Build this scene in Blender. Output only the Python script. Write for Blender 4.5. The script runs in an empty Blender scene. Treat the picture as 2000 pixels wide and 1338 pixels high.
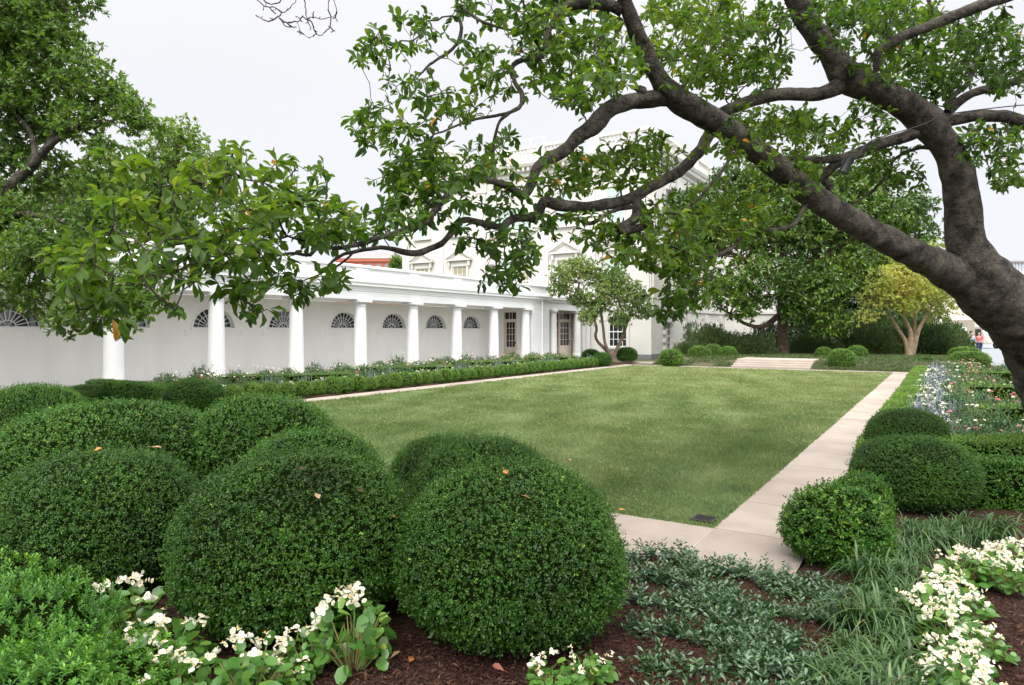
import bpy, math, random
import numpy as np
from mathutils import Vector

random.seed(7)
C = bpy.context.scene
COL = C.collection
R_ = math.radians
PI = math.pi

# ------------------------------------------------------------------ camera
FPX, HOR, CAMH, TH = 1333.0, 645.0, 1.9, R_(32.2)
FWD = np.array([-math.sin(TH), math.cos(TH), 0.0])
RGT = np.array([math.cos(TH), math.sin(TH), 0.0])
UP = np.array([0.0, 0.0, 1.0])
CAM = np.array([0.0, 0.0, CAMH])
cd = bpy.data.cameras.new('camera')
cam = bpy.data.objects.new('camera', cd)
COL.objects.link(cam)
cam.location = CAM
cam.rotation_euler = (R_(90), 0, TH)
cd.sensor_width = 36.0
cd.lens = 36.0 * FPX / 2000.0
cd.shift_y = -(669.0 - HOR) / 2000.0
cd.clip_start, cd.clip_end = 0.05, 3000
C.camera = cam

# ------------------------------------------------------------------ sky, sun, exposure
SUN_EL, SUN_AZ = R_(44), R_(163)          # azimuth clockwise from +Y
wd = bpy.data.worlds.new('World'); C.world = wd; wd.use_nodes = True
nt = wd.node_tree; nt.nodes.clear()
def wn(t, **k):
    n = nt.nodes.new(t)
    for a, b in k.items(): setattr(n, a, b)
    return n
sky = wn('ShaderNodeTexSky', sky_type='NISHITA', sun_disc=False, sun_elevation=SUN_EL, sun_rotation=SUN_AZ)
tc = wn('ShaderNodeTexCoord'); sx = wn('ShaderNodeSeparateXYZ')
nt.links.new(tc.outputs['Generated'], sx.inputs[0])
nz = wn('ShaderNodeTexNoise'); nz.inputs['Scale'].default_value = 2.2; nz.inputs['Detail'].default_value = 4
nt.links.new(tc.outputs['Generated'], nz.inputs['Vector'])
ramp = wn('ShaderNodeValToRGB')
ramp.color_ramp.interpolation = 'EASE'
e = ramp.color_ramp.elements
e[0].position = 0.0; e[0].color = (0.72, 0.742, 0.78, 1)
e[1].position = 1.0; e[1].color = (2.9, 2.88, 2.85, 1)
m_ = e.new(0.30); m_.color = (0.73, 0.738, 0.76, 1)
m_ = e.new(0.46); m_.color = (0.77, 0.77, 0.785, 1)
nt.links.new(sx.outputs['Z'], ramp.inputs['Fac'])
cm = wn('ShaderNodeMapRange'); cm.inputs['From Min'].default_value = .3; cm.inputs['From Max'].default_value = .7
cm.inputs['To Min'].default_value = 0.965; cm.inputs['To Max'].default_value = 1.03
nt.links.new(nz.outputs['Fac'], cm.inputs['Value'])
mul = wn('ShaderNodeVectorMath', operation='SCALE')
nt.links.new(ramp.outputs['Color'], mul.inputs[0]); nt.links.new(cm.outputs['Result'], mul.inputs['Scale'])
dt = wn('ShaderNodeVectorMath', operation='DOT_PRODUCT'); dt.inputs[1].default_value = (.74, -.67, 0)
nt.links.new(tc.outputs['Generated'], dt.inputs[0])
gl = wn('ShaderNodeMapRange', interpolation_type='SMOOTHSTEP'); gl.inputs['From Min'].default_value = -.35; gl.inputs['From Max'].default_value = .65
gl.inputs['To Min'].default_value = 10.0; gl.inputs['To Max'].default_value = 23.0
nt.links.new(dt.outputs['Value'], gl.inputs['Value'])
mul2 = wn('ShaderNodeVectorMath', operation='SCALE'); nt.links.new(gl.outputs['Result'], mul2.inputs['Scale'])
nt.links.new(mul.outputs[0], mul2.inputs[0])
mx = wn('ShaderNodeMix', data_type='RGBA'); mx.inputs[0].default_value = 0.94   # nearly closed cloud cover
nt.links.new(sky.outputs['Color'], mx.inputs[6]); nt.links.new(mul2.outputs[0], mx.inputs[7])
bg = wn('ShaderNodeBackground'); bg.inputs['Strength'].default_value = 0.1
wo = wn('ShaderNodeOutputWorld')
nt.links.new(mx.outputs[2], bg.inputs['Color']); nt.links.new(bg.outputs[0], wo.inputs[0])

sl = bpy.data.lights.new('sun', 'SUN'); so = bpy.data.objects.new('sun', sl); COL.objects.link(so)
sl.energy = 1.5; sl.angle = R_(18); sl.color = (1.0, 0.95, 0.87)
sd = Vector((math.sin(SUN_AZ) * math.cos(SUN_EL), math.cos(SUN_AZ) * math.cos(SUN_EL), math.sin(SUN_EL)))
so.rotation_euler = sd.to_track_quat('Z', 'Y').to_euler()
so.location = (0, -20, 40)
C.view_settings.view_transform = 'Standard'
C.view_settings.look = 'None'
C.view_settings.exposure = 0.4
C.view_settings.gamma = 1.0
C.render.engine = 'CYCLES'
cy = C.cycles
cy.max_bounces = 7; cy.diffuse_bounces = 4; cy.glossy_bounces = 3; cy.transmission_bounces = 4; cy.transparent_max_bounces = 6
cy.caustics_reflective = False; cy.caustics_refractive = False

# ------------------------------------------------------------------ helpers
def W(px, py, d):
    "point seen at photograph pixel (px,py), d metres ahead of the camera"
    return CAM + d * (FWD + RGT * ((px - 1000) / FPX) + UP * ((HOR - py) / FPX))
def G(px, py, z=0.0):
    d = FPX * (CAMH - z) / (py - HOR)
    return W(px, py, d)

def norm(a):
    return a / np.maximum(np.linalg.norm(a, axis=-1, keepdims=True), 1e-9)

def make_mesh(name, verts, faces, mats, midx=None, tint=None, smooth=False):
    "faces: list of int arrays (n,k); midx: material index per face array"
    me = bpy.data.meshes.new(name)
    verts = np.asarray(verts, dtype=np.float32).reshape(-1, 3)
    faces = [np.asarray(f, dtype=np.int32) for f in faces if len(f)]
    me.vertices.add(len(verts)); me.vertices.foreach_set('co', verts.ravel())
    nl = sum(f.size for f in faces); npoly = sum(len(f) for f in faces)
    me.loops.add(nl); me.polygons.add(npoly)
    me.loops.foreach_set('vertex_index', np.concatenate([f.ravel() for f in faces]))
    tot = np.concatenate([np.full(len(f), f.shape[1], np.int32) for f in faces])
    st = np.concatenate([[0], np.cumsum(tot)[:-1]]).astype(np.int32)
    me.polygons.foreach_set('loop_start', st)
    if midx is not None:
        me.polygons.foreach_set('material_index', np.concatenate([np.full(len(f), m, np.int32) if np.isscalar(m) else np.asarray(m, np.int32) for f, m in zip(faces, midx)]))
    me.polygons.foreach_set('use_smooth', np.full(npoly, bool(smooth)))
    if tint is not None:
        a = me.attributes.new('tint', 'FLOAT', 'POINT')
        a.data.foreach_set('value', np.asarray(tint, dtype=np.float32))
    me.update(calc_edges=True)
    for m in (mats if isinstance(mats, (list, tuple)) else [mats]): me.materials.append(m)
    return me

def link(name, me, parent=None, loc=None, rot=None, scale=None):
    o = bpy.data.objects.new(name, me); COL.objects.link(o)
    if parent: o.parent = parent
    if loc is not None: o.location = loc
    if rot is not None: o.rotation_euler = rot
    if scale is not None: o.scale = scale
    return o

def tag(o, label=None, cat=None, group=None, kind=None):
    if label: o['label'] = label
    if cat: o['category'] = cat
    if group: o['group'] = group
    if kind: o['kind'] = kind
    return o

def empty(name, loc, label, cat, group=None, rz=0):
    o = bpy.data.objects.new(name, None); COL.objects.link(o)
    o.empty_display_size = .2
    o.location = loc; o.rotation_euler = (0, 0, rz)
    return tag(o, label, cat, group)

def copy_tree(o, parent=None):
    c = o.copy(); COL.objects.link(c); c.parent = parent
    for ch in list(o.children): copy_tree(ch, c)
    return c

ORD = ['first', 'second', 'third', 'fourth', 'fifth', 'sixth', 'seventh', 'eighth', 'ninth', 'tenth', 'eleventh', 'twelfth', 'thirteenth', 'fourteenth', 'fifteenth', 'sixteenth', 'seventeenth', 'eighteenth', 'nineteenth']
TENS = {2: 'twent', 3: 'thirt', 4: 'fort', 5: 'fift', 6: 'sixt'}
def ordn(i):
    "1 -> first"
    if i < 20: return ORD[i - 1]
    t, u = divmod(i, 10)
    return TENS[t] + ('ieth' if u == 0 else 'y ' + ORD[u - 1])

class GB:
    "collects hard surfaces in a frame O + u*U + n*N + v*Z and builds one mesh"
    def __init__(s, O=(0, 0, 0), U=(1, 0, 0), N=(0, -1, 0)):
        s.O, s.U, s.N = np.array(O, float), np.array(U, float), np.array(N, float)
        s.v, s.f, s.m = [], [], []
        s.cur = 0
    def P(s, p):
        p = np.asarray(p, float).reshape(-1, 3)
        return s.O + p[:, :1] * s.U + p[:, 1:2] * s.N + p[:, 2:3] * UP
    def add(s, pts, faces):
        b = len(s.v)
        s.v.extend(s.P(pts).tolist())
        for f in faces:
            s.f.append([b + i for i in f]); s.m.append(s.cur)
    def box(s, u0, u1, n0, n1, z0, z1):
        p = [(u0, n0, z0), (u1, n0, z0), (u1, n1, z0), (u0, n1, z0), (u0, n0, z1), (u1, n0, z1), (u1, n1, z1), (u0, n1, z1)]
        s.add(p, [(0, 3, 2, 1), (4, 5, 6, 7), (0, 1, 5, 4), (1, 2, 6, 5), (2, 3, 7, 6), (3, 0, 4, 7)])
    def lathe(s, u, n, prof, seg=24, a0=0, a1=2 * PI):
        full = abs(a1 - a0 - 2 * PI) < 1e-6
        k = seg if full else seg + 1
        pts = []
        for (r, z) in prof:
            for i in range(k):
                a = a0 + (a1 - a0) * i / seg
                pts.append((u + r * math.cos(a), n + r * math.sin(a), z))
        fs = []
        for j in range(len(prof) - 1):
            for i in range(seg):
                i2 = (i + 1) % k if full else i + 1
                fs.append((j * k + i, j * k + i2, (j + 1) * k + i2, (j + 1) * k + i))
        if full:
            fs.append(tuple(range(k))[::-1]); fs.append(tuple((len(prof) - 1) * k + i for i in range(k)))
        s.add(pts, fs)
    def prism(s, poly, n0, n1):
        "polygon in (u,z), extruded along n"
        k = len(poly)
        pts = [(a, n0, b) for a, b in poly] + [(a, n1, b) for a, b in poly]
        fs = [tuple(range(k)), tuple(range(k, 2 * k))[::-1]]
        for i in range(k): fs.append((i, i + k, (i + 1) % k + k, (i + 1) % k))
        s.add(pts, fs)
    def extr(s, prof, u0, u1):
        "profile in (n,z), extruded along u"
        k = len(prof)
        pts = [(u0, a, b) for a, b in prof] + [(u1, a, b) for a, b in prof]
        fs = [tuple(range(k)), tuple(range(k, 2 * k))[::-1]]
        for i in range(k): fs.append((i, i + k, (i + 1) % k + k, (i + 1) % k))
        s.add(pts, fs)
    def tube(s, pts, r, seg=8):
        "pts already in world axes"
        v, f = tube_arrays(np.array(pts, float), np.full(len(pts), r) if np.isscalar(r) else np.array(r), seg)
        b = len(s.v); s.v.extend(v.tolist())
        for q in f: s.f.append([b + i for i in q]); s.m.append(s.cur)
    def build(s, name, mat, parent=None, smooth=False, bevel=0):
        v = np.array(s.v, float)
        if parent is not None:
            v = v - np.array(world_loc(parent))
        me = bpy.data.meshes.new(name)
        me.from_pydata(v.tolist(), [], s.f)
        import bmesh
        bm = bmesh.new(); bm.from_mesh(me)
        bmesh.ops.recalc_face_normals(bm, faces=bm.faces)
        bm.to_mesh(me); bm.free()
        for m in (mat if isinstance(mat, (list, tuple)) else [mat]): me.materials.append(m)
        me.polygons.foreach_set('material_index', s.m)
        if smooth:
            me.polygons.foreach_set('use_smooth', [True] * len(me.polygons))
            try: me.set_sharp_from_angle(angle=R_(38))
            except Exception: pass
        o = link(name, me, parent)
        if bevel:
            b = o.modifiers.new('bevel', 'BEVEL'); b.width = bevel; b.segments = 2; b.limit_method = 'ANGLE'
        return o

def world_loc(o):
    l = Vector(o.location)
    while o.parent is not None:
        o = o.parent; l = l + Vector(o.location)
    return l

def tube_arrays(P, r, seg, lump=0, rng=None):
    n = len(P)
    T = np.gradient(P, axis=0); T = norm(T)
    ref = np.array([0.31, 0.17, 0.93]);
    A = np.zeros_like(P); a = np.cross(T[0], ref); a /= np.linalg.norm(a)
    for i in range(n):
        a = a - T[i] * np.dot(a, T[i]); a /= max(np.linalg.norm(a), 1e-9); A[i] = a
    B = np.cross(T, A)
    ang = np.linspace(0, 2 * PI, seg, endpoint=False)
    rr = np.repeat(r[:, None], seg, 1)
    if lump:
        s_ = np.concatenate([[0], np.cumsum(np.linalg.norm(np.diff(P, axis=0), axis=1))])
        ln = np.zeros((n, seg))
        for k in range(9):
            fk = rng.uniform(2, 26); kk = rng.integers(1, 5)
            ln += np.sin(s_[:, None] * fk + kk * ang[None] + rng.uniform(0, 6.28)) / (1 + fk * .12)
        rr = rr * (1 + lump * ln)
    V = P[:, None] + rr[..., None] * (np.cos(ang)[None, :, None] * A[:, None] + np.sin(ang)[None, :, None] * B[:, None])
    V = V.reshape(-1, 3)
    i = np.arange(n - 1)[:, None] * seg; j = np.arange(seg)[None]; j2 = (j + 1) % seg
    F = np.stack([i + j, i + j2, i + seg + j2, i + seg + j], -1).reshape(-1, 4)
    return V, F

def catmull(K, step):
    "K (n,4): xyz + radius, resampled by a Catmull-Rom spline"
    K = np.asarray(K, float)
    Pp = np.vstack([2 * K[0] - K[1], K, 2 * K[-1] - K[-2]])
    out = []
    for i in range(1, len(Pp) - 2):
        p0, p1, p2, p3 = Pp[i - 1], Pp[i], Pp[i + 1], Pp[i + 2]
        m = max(2, int(np.linalg.norm(p2[:3] - p1[:3]) / step))
        for t in np.linspace(0, 1, m, endpoint=False):
            q = .5 * ((2 * p1) + (-p0 + p2) * t + (2 * p0 - 5 * p1 + 4 * p2 - p3) * t * t + (-p0 + 3 * p1 - 3 * p2 + p3) * t ** 3)
            out.append(q)
    out.append(Pp[-2])
    o = np.array(out); o[:, 3] = np.maximum(o[:, 3], .002)
    return o

# ------------------------------------------------------------------ materials
def new_mat(name):
    m = bpy.data.materials.new(name); m.use_nodes = True
    t = m.node_tree; t.nodes.clear()
    o = t.nodes.new('ShaderNodeOutputMaterial')
    b = t.nodes.new('ShaderNodeBsdfPrincipled')
    t.links.new(b.outputs[0], o.inputs[0])
    return m, t, b, o

def surf(name, c1, c2=None, scale=4.0, rough=.6, bump=0.0, bscale=40.0, spec=.4, detail=6, metal=0, stretch=None, coat=0):
    m, t, b, o = new_mat(name)
    L = t.links.new
    tcn = t.nodes.new('ShaderNodeTexCoord')
    vec = tcn.outputs['Object']
    if stretch:
        mp = t.nodes.new('ShaderNodeMapping'); mp.inputs['Scale'].default_value = stretch
        L(vec, mp.inputs['Vector']); vec = mp.outputs[0]
    n = t.nodes.new('ShaderNodeTexNoise'); n.inputs['Scale'].default_value = scale; n.inputs['Detail'].default_value = detail; n.inputs['Roughness'].default_value = .62
    L(vec, n.inputs['Vector'])
    r = t.nodes.new('ShaderNodeValToRGB')
    r.color_ramp.elements[0].position = .3; r.color_ramp.elements[1].position = .7
    r.color_ramp.elements[0].color = (*c1, 1); r.color_ramp.elements[1].color = (*(c2 or c1), 1)
    L(n.outputs['Fac'], r.inputs['Fac']); L(r.outputs[0], b.inputs['Base Color'])
    b.inputs['Roughness'].default_value = rough
    b.inputs['Specular IOR Level'].default_value = spec
    b.inputs['Metallic'].default_value = metal
    if coat: b.inputs['Coat Weight'].default_value = coat
    if bump:
        n2 = t.nodes.new('ShaderNodeTexNoise'); n2.inputs['Scale'].default_value = bscale; n2.inputs['Detail'].default_value = 5
        L(vec, n2.inputs['Vector'])
        bp = t.nodes.new('ShaderNodeBump'); bp.inputs['Strength'].default_value = bump; bp.inputs['Distance'].default_value = .02
        L(n2.outputs['Fac'], bp.inputs['Height']); L(bp.outputs[0], b.inputs['Normal'])
    return m

def leaf_mat(name, cols, rough=.4, trans=.3, spec=.5, tcol=None):
    "cols: list of (pos, rgb) along the per-leaf 'tint' attribute"
    m, t, b, o = new_mat(name)
    L = t.links.new
    a = t.nodes.new('ShaderNodeAttribute'); a.attribute_name = 'tint'
    r = t.nodes.new('ShaderNodeValToRGB')
    el = r.color_ramp.elements
    el[0].position, el[0].color = cols[0][0], (*cols[0][1], 1)
    el[1].position, el[1].color = cols[-1][0], (*cols[-1][1], 1)
    for p, c in cols[1:-1]:
        x = el.new(p); x.color = (*c, 1)
    L(a.outputs['Fac'], r.inputs['Fac'])
    L(r.outputs[0], b.inputs['Base Color'])
    b.inputs['Roughness'].default_value = rough; b.inputs['Specular IOR Level'].default_value = spec
    if trans:
        tr = t.nodes.new('ShaderNodeBsdfTranslucent')
        hs = t.nodes.new('ShaderNodeHueSaturation'); hs.inputs['Value'].default_value = 1.9; hs.inputs['Saturation'].default_value = 1.05; hs.inputs['Hue'].default_value = .485
        L(r.outputs[0], hs.inputs['Color']); L(hs.outputs[0], tr.inputs['Color'])
        mxs = t.nodes.new('ShaderNodeMixShader'); mxs.inputs[0].default_value = trans
        L(b.outputs[0], mxs.inputs[1]); L(tr.outputs[0], mxs.inputs[2]); L(mxs.outputs[0], o.inputs[0])
    return m

def glass_mat(name, tint, rough=.06):
    m, t, b, o = new_mat(name)
    b.inputs['Base Color'].default_value = (*tint, 1); b.inputs['Roughness'].default_value = rough
    b.inputs['Specular IOR Level'].default_value = .6
    return m

M = {}
M['box'] = leaf_mat('boxwood_leaf', [(0, (.03, .028, .01)), (.08, (.014, .044, .005)), (.45, (.029, .088, .008)), (.85, (.06, .145, .012)), (.95, (.08, .2, .016)), (1, (.16, .3, .03))], rough=.38, trans=.15, spec=.36)
M['box2'] = leaf_mat('boxwood_leaf_bright', [(0, (.04, .1, .01)), (.5, (.085, .185, .016)), (.9, (.16, .28, .024)), (1, (.24, .38, .04))], rough=.4, trans=.2)
M['box3'] = leaf_mat('boxwood_leaf_mid', [(0, (.02, .065, .007)), (.5, (.04, .118, .01)), (.9, (.075, .18, .014)), (1, (.15, .28, .03))], rough=.38, trans=.18, spec=.36)
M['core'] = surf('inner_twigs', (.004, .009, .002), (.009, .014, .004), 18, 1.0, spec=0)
M['mag'] = leaf_mat('magnolia_leaf', [(0, (.02, .056, .008)), (.4, (.042, .098, .011)), (.8, (.08, .148, .015)), (.965, (.15, .2, .022)), (.975, (.14, .18, .02)), (.98, (.38, .26, .03)), (1, (.42, .22, .04))], rough=.5, trans=.5, spec=.35)
M['ltree'] = leaf_mat('broadleaf_tree_leaf', [(0, (.035, .085, .013)), (.5, (.075, .16, .02)), (.95, (.14, .23, .03)), (1, (.22, .25, .04))], rough=.42, trans=.35)
M['everg'] = leaf_mat('glossy_evergreen_leaf', [(0, (.026, .07, .009)), (.5, (.062, .14, .014)), (.9, (.13, .22, .024)), (1, (.2, .26, .04))], rough=.3, trans=.12, spec=.6)
M['dark'] = leaf_mat('dark_shrub_leaf', [(0, (.016, .04, .01)), (.6, (.045, .088, .02)), (1, (.11, .15, .035))], rough=.45, trans=.15)
M['yell'] = leaf_mat('yellowing_leaf', [(0, (.1, .18, .03)), (.4, (.22, .29, .05)), (.75, (.38, .4, .08)), (1, (.54, .46, .12))], rough=.5, trans=.35)
M['olive'] = leaf_mat('olive_green_leaf', [(0, (.05, .11, .022)), (.5, (.11, .19, .036)), (1, (.23, .28, .07))], rough=.5, trans=.35)
M['bark'] = None
def bark(name, a, b_, rings=True):
    m, t, b, o = new_mat(name); L = t.links.new
    tcn = t.nodes.new('ShaderNodeTexCoord')
    n = t.nodes.new('ShaderNodeTexNoise'); n.inputs['Scale'].default_value = 7; n.inputs['Detail'].default_value = 9; n.inputs['Roughness'].default_value = .68
    L(tcn.outputs['Object'], n.inputs['Vector'])
    r = t.nodes.new('ShaderNodeValToRGB'); el = r.color_ramp.elements
    el[0].position, el[0].color = .38, (*a, 1); el[1].position, el[1].color = .62, (*b_, 1)
    L(n.outputs['Fac'], r.inputs['Fac'])
    # lichen patches
    n3 = t.nodes.new('ShaderNodeTexNoise'); n3.inputs['Scale'].default_value = 2.6; n3.inputs['Detail'].default_value = 6; n3.inputs['Roughness'].default_value = .7
    L(tcn.outputs['Object'], n3.inputs['Vector'])
    mr = t.nodes.new('ShaderNodeMapRange'); mr.inputs['From Min'].default_value = .53; mr.inputs['From Max'].default_value = .64; mr.inputs['To Max'].default_value = .55
    L(n3.outputs['Fac'], mr.inputs['Value'])
    mxc = t.nodes.new('ShaderNodeMix'); mxc.data_type = 'RGBA'
    L(mr.outputs[0], mxc.inputs[0]); L(r.outputs[0], mxc.inputs[6]); mxc.inputs[7].default_value = (b_[0] * 1.25, b_[1] * 1.35, b_[2] * 1.15, 1)
    # lenticel pits
    vo = t.nodes.new('ShaderNodeTexVoronoi'); vo.inputs['Scale'].default_value = 20
    mp = t.nodes.new('ShaderNodeMapping'); mp.inputs['Scale'].default_value = (1, 1, 2.2)
    L(tcn.outputs['Object'], mp.inputs[0]); L(mp.outputs[0], vo.inputs['Vector'])
    mr2 = t.nodes.new('ShaderNodeMapRange'); mr2.inputs['From Min'].default_value = .05; mr2.inputs['From Max'].default_value = .2; mr2.inputs['To Min'].default_value = .45
    L(vo.outputs['Distance'], mr2.inputs['Value'])
    mxd = t.nodes.new('ShaderNodeMix'); mxd.data_type = 'RGBA'; mxd.blend_type = 'MULTIPLY'; mxd.inputs[0].default_value = .8
    L(mxc.outputs[2], mxd.inputs[6]); L(mr2.outputs[0], mxd.inputs[7])
    at = t.nodes.new('ShaderNodeAttribute'); at.attribute_name = 'tint'
    wv = t.nodes.new('ShaderNodeMath'); wv.operation = 'MULTIPLY_ADD'; wv.inputs[1].default_value = .22; L(n.outputs['Fac'], wv.inputs[0]); L(at.outputs['Fac'], wv.inputs[2])
    w2 = t.nodes.new('ShaderNodeMath'); w2.operation = 'MULTIPLY'; w2.inputs[1].default_value = 11; L(wv.outputs[0], w2.inputs[0])
    n1 = t.nodes.new('ShaderNodeTexNoise'); n1.noise_dimensions = '1D'; n1.inputs['Scale'].default_value = 1; n1.inputs['Detail'].default_value = 3; L(w2.outputs[0], n1.inputs['W'])
    rg = t.nodes.new('ShaderNodeMapRange'); rg.inputs['From Min'].default_value = .38; rg.inputs['From Max'].default_value = .5; rg.inputs['To Min'].default_value = .74 if rings else 1; L(n1.outputs['Fac'], rg.inputs['Value'])
    vc = t.nodes.new('ShaderNodeTexVoronoi'); vc.feature = 'DISTANCE_TO_EDGE'; vc.inputs['Scale'].default_value = 13; L(tcn.outputs['Object'], vc.inputs['Vector'])
    vm = t.nodes.new('ShaderNodeMapRange'); vm.inputs['From Max'].default_value = .06; vm.inputs['To Min'].default_value = .62; L(vc.outputs['Distance'], vm.inputs['Value'])
    mm = t.nodes.new('ShaderNodeMath'); mm.operation = 'MULTIPLY'; L(rg.outputs[0], mm.inputs[0]); L(vm.outputs[0], mm.inputs[1])
    mxe = t.nodes.new('ShaderNodeMix'); mxe.data_type = 'RGBA'; mxe.blend_type = 'MULTIPLY'; mxe.inputs[0].default_value = .85
    L(mxd.outputs[2], mxe.inputs[6]); L(mm.outputs[0], mxe.inputs[7])
    L(mxe.outputs[2], b.inputs['Base Color'])
    b.inputs['Roughness'].default_value = .85; b.inputs['Specular IOR Level'].default_value = .25
    n2 = t.nodes.new('ShaderNodeTexNoise'); n2.inputs['Scale'].default_value = 26; n2.inputs['Detail'].default_value = 8; n2.inputs['Roughness'].default_value = .7
    L(tcn.outputs['Object'], n2.inputs['Vector'])
    ad = t.nodes.new('ShaderNodeMath'); ad.operation = 'ADD'
    ms = t.nodes.new('ShaderNodeMath'); ms.operation = 'MULTIPLY'; ms.inputs[1].default_value = .5
    L(mr2.outputs[0], ms.inputs[0]); L(ms.outputs[0], ad.inputs[0]); L(n2.outputs['Fac'], ad.inputs[1])
    bp = t.nodes.new('ShaderNodeBump'); bp.inputs['Strength'].default_value = 1.0; bp.inputs['Distance'].default_value = .045
    ae = t.nodes.new('ShaderNodeMath'); ae.operation = 'MULTIPLY_ADD'; ae.inputs[1].default_value = .6; L(mm.outputs[0], ae.inputs[0]); L(ad.outputs[0], ae.inputs[2])
    L(ae.outputs[0], bp.inputs['Height']); L(bp.outputs[0], b.inputs['Normal'])
    return m
M['bark'] = bark('magnolia_bark', (.022, .018, .015), (.125, .108, .088))
M['bark2'] = bark('tan_bark', (.2, .14, .09), (.4, .3, .2))
M['bark3'] = bark('brown_bark', (.09, .06, .04), (.2, .15, .1))
M['white'] = surf('white_paint', (.66, .665, .665), (.71, .715, .715), 1.2, .55, .04, 60)
M['wwall'] = surf('white_render', (.775, .76, .73), (.85, .838, .81), 1.1, .7, .12, 25, stretch=(1, 1, .25))
M['stone'] = surf('painted_stone', (.57, .555, .52), (.62, .605, .57), .7, .65, .08, 12)
M['cream'] = surf('cream_woodwork', (.62, .52, .43), (.66, .56, .47), 2, .5)
M['glass'] = glass_mat('dark_glass', (.018, .02, .022))
M['glass_mint'] = glass_mat('curtained_glass', (.42, .55, .5), .12)
M['glass_buff'] = glass_mat('buff_blind_glass', (.33, .3, .18), .12)
M['base'] = surf('grey_plinth', (.16, .16, .17), (.22, .22, .23), 3, .8)
M['path'] = surf('limestone_slab', (.24, .196, .165), (.335, .28, .24), 1.6, .75, .12, 90, detail=9)
M['path_dark'] = surf('limestone_slab_darker', (.22, .178, .15), (.305, .252, .216), 1.9, .75, .12, 90, detail=9)
M['path_pale'] = surf('limestone_slab_paler', (.265, .22, .187), (.355, .3, .26), 1.3, .75, .12, 90, detail=9)
M['mortar'] = surf('pale_mortar', (.4, .345, .29), (.45, .39, .33), 9, .9)
M['floor'] = surf('terrace_paving', (.46, .44, .41), (.53, .5, .47), 4, .8)
M['mulch'] = surf('shredded_bark_mulch', (.016, .009, .007), (.06, .03, .021), 40, .95, 1.0, 60, spec=.15)
M['chip'] = leaf_mat('mulch_chip', [(0, (.022, .011, .008)), (.6, (.07, .032, .021)), (1, (.16, .085, .06))], rough=.9, trans=0, spec=.15)
M['brick'] = surf('red_brick', (.36, .1, .06), (.44, .14, .09), 3, .85)
M['slate'] = surf('grey_slate_roof', (.2, .19, .19), (.27, .25, .25), 3, .7)
M['iron'] = surf('dark_iron', (.02, .02, .02), (.04, .04, .04), 20, .5, metal=.6)
M['road'] = surf('grey_asphalt', (.2, .22, .24), (.27, .29, .31), 2, .75)

def lawn_mat(name, blades):
    m, t, b, o = new_mat(name); L = t.links.new
    g = t.nodes.new('ShaderNodeNewGeometry')
    def noise(sc, det=5, st=(1, 1, 1)):
        mp = t.nodes.new('ShaderNodeMapping'); mp.inputs['Scale'].default_value = st
        L(g.outputs['Position'], mp.inputs[0])
        n = t.nodes.new('ShaderNodeTexNoise'); n.inputs['Scale'].default_value = sc; n.inputs['Detail'].default_value = det; n.inputs['Roughness'].default_value = .65
        L(mp.outputs[0], n.inputs['Vector']); return n.outputs['Fac']
    r = t.nodes.new('ShaderNodeValToRGB'); el = r.color_ramp.elements
    el[0].position, el[0].color = .27, (.055, .115, .035, 1)
    el[1].position, el[1].color = .84, (.225, .255, .1, 1)
    q = el.new(.52); q.color = (.135, .19, .06, 1)
    mixn = t.nodes.new('ShaderNodeMath'); mixn.operation = 'MULTIPLY_ADD'
    n1 = noise(.28, 4); n2 = noise(1.7, 6, (1, .55, 1))
    L(n1, mixn.inputs[0]); mixn.inputs[1].default_value = .5
    h = t.nodes.new('ShaderNodeMath'); h.operation = 'MULTIPLY'; h.inputs[1].default_value = .5
    L(n2, h.inputs[0]); L(h.outputs[0], mixn.inputs[2])
    # lighter, yellower turf colour towards the far end of the lawn
    sp = t.nodes.new('ShaderNodeSeparateXYZ'); L(g.outputs['Position'], sp.inputs[0])
    mr = t.nodes.new('ShaderNodeMapRange'); mr.inputs['From Min'].default_value = 8; mr.inputs['From Max'].default_value = 30; mr.inputs['To Min'].default_value = -.03; mr.inputs['To Max'].default_value = .19
    L(sp.outputs['Y'], mr.inputs['Value'])
    ad = t.nodes.new('ShaderNodeMath'); ad.operation = 'ADD'; L(mixn.outputs[0], ad.inputs[0]); L(mr.outputs[0], ad.inputs[1])
    src = ad.outputs[0]
    if blades:
        a = t.nodes.new('ShaderNodeAttribute'); a.attribute_name = 'tint'
        a2 = t.nodes.new('ShaderNodeMath'); a2.operation = 'MULTIPLY_ADD'; a2.inputs[1].default_value = .3; a2.inputs[2].default_value = -.12
        L(a.outputs['Fac'], a2.inputs[0])
        a3 = t.nodes.new('ShaderNodeMath'); a3.operation = 'ADD'; L(a2.outputs[0], a3.inputs[0]); L(src, a3.inputs[1]); src = a3.outputs[0]
    L(src, r.inputs['Fac']); L(r.outputs[0], b.inputs['Base Color'])
    b.inputs['Roughness'].default_value = .6; b.inputs['Specular IOR Level'].default_value = .3
    if blades:
        tr = t.nodes.new('ShaderNodeBsdfTranslucent'); L(r.outputs[0], tr.inputs['Color'])
        ms = t.nodes.new('ShaderNodeMixShader'); ms.inputs[0].default_value = .3
        L(b.outputs[0], ms.inputs[1]); L(tr.outputs[0], ms.inputs[2]); L(ms.outputs[0], o.inputs[0])
    else:
        bp = t.nodes.new('ShaderNodeBump'); bp.inputs['Strength'].default_value = .9; bp.inputs['Distance'].default_value = .03
        L(noise(55, 4), bp.inputs['Height']); L(bp.outputs[0], b.inputs['Normal'])
    return m
M['turf'] = lawn_mat('lawn_turf', False)
M['blade'] = lawn_mat('grass_blade', True)
M['far_grass'] = surf('rough_grass', (.05, .07, .025), (.1, .1, .045), 1.5, .9, .6, 30)
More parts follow.
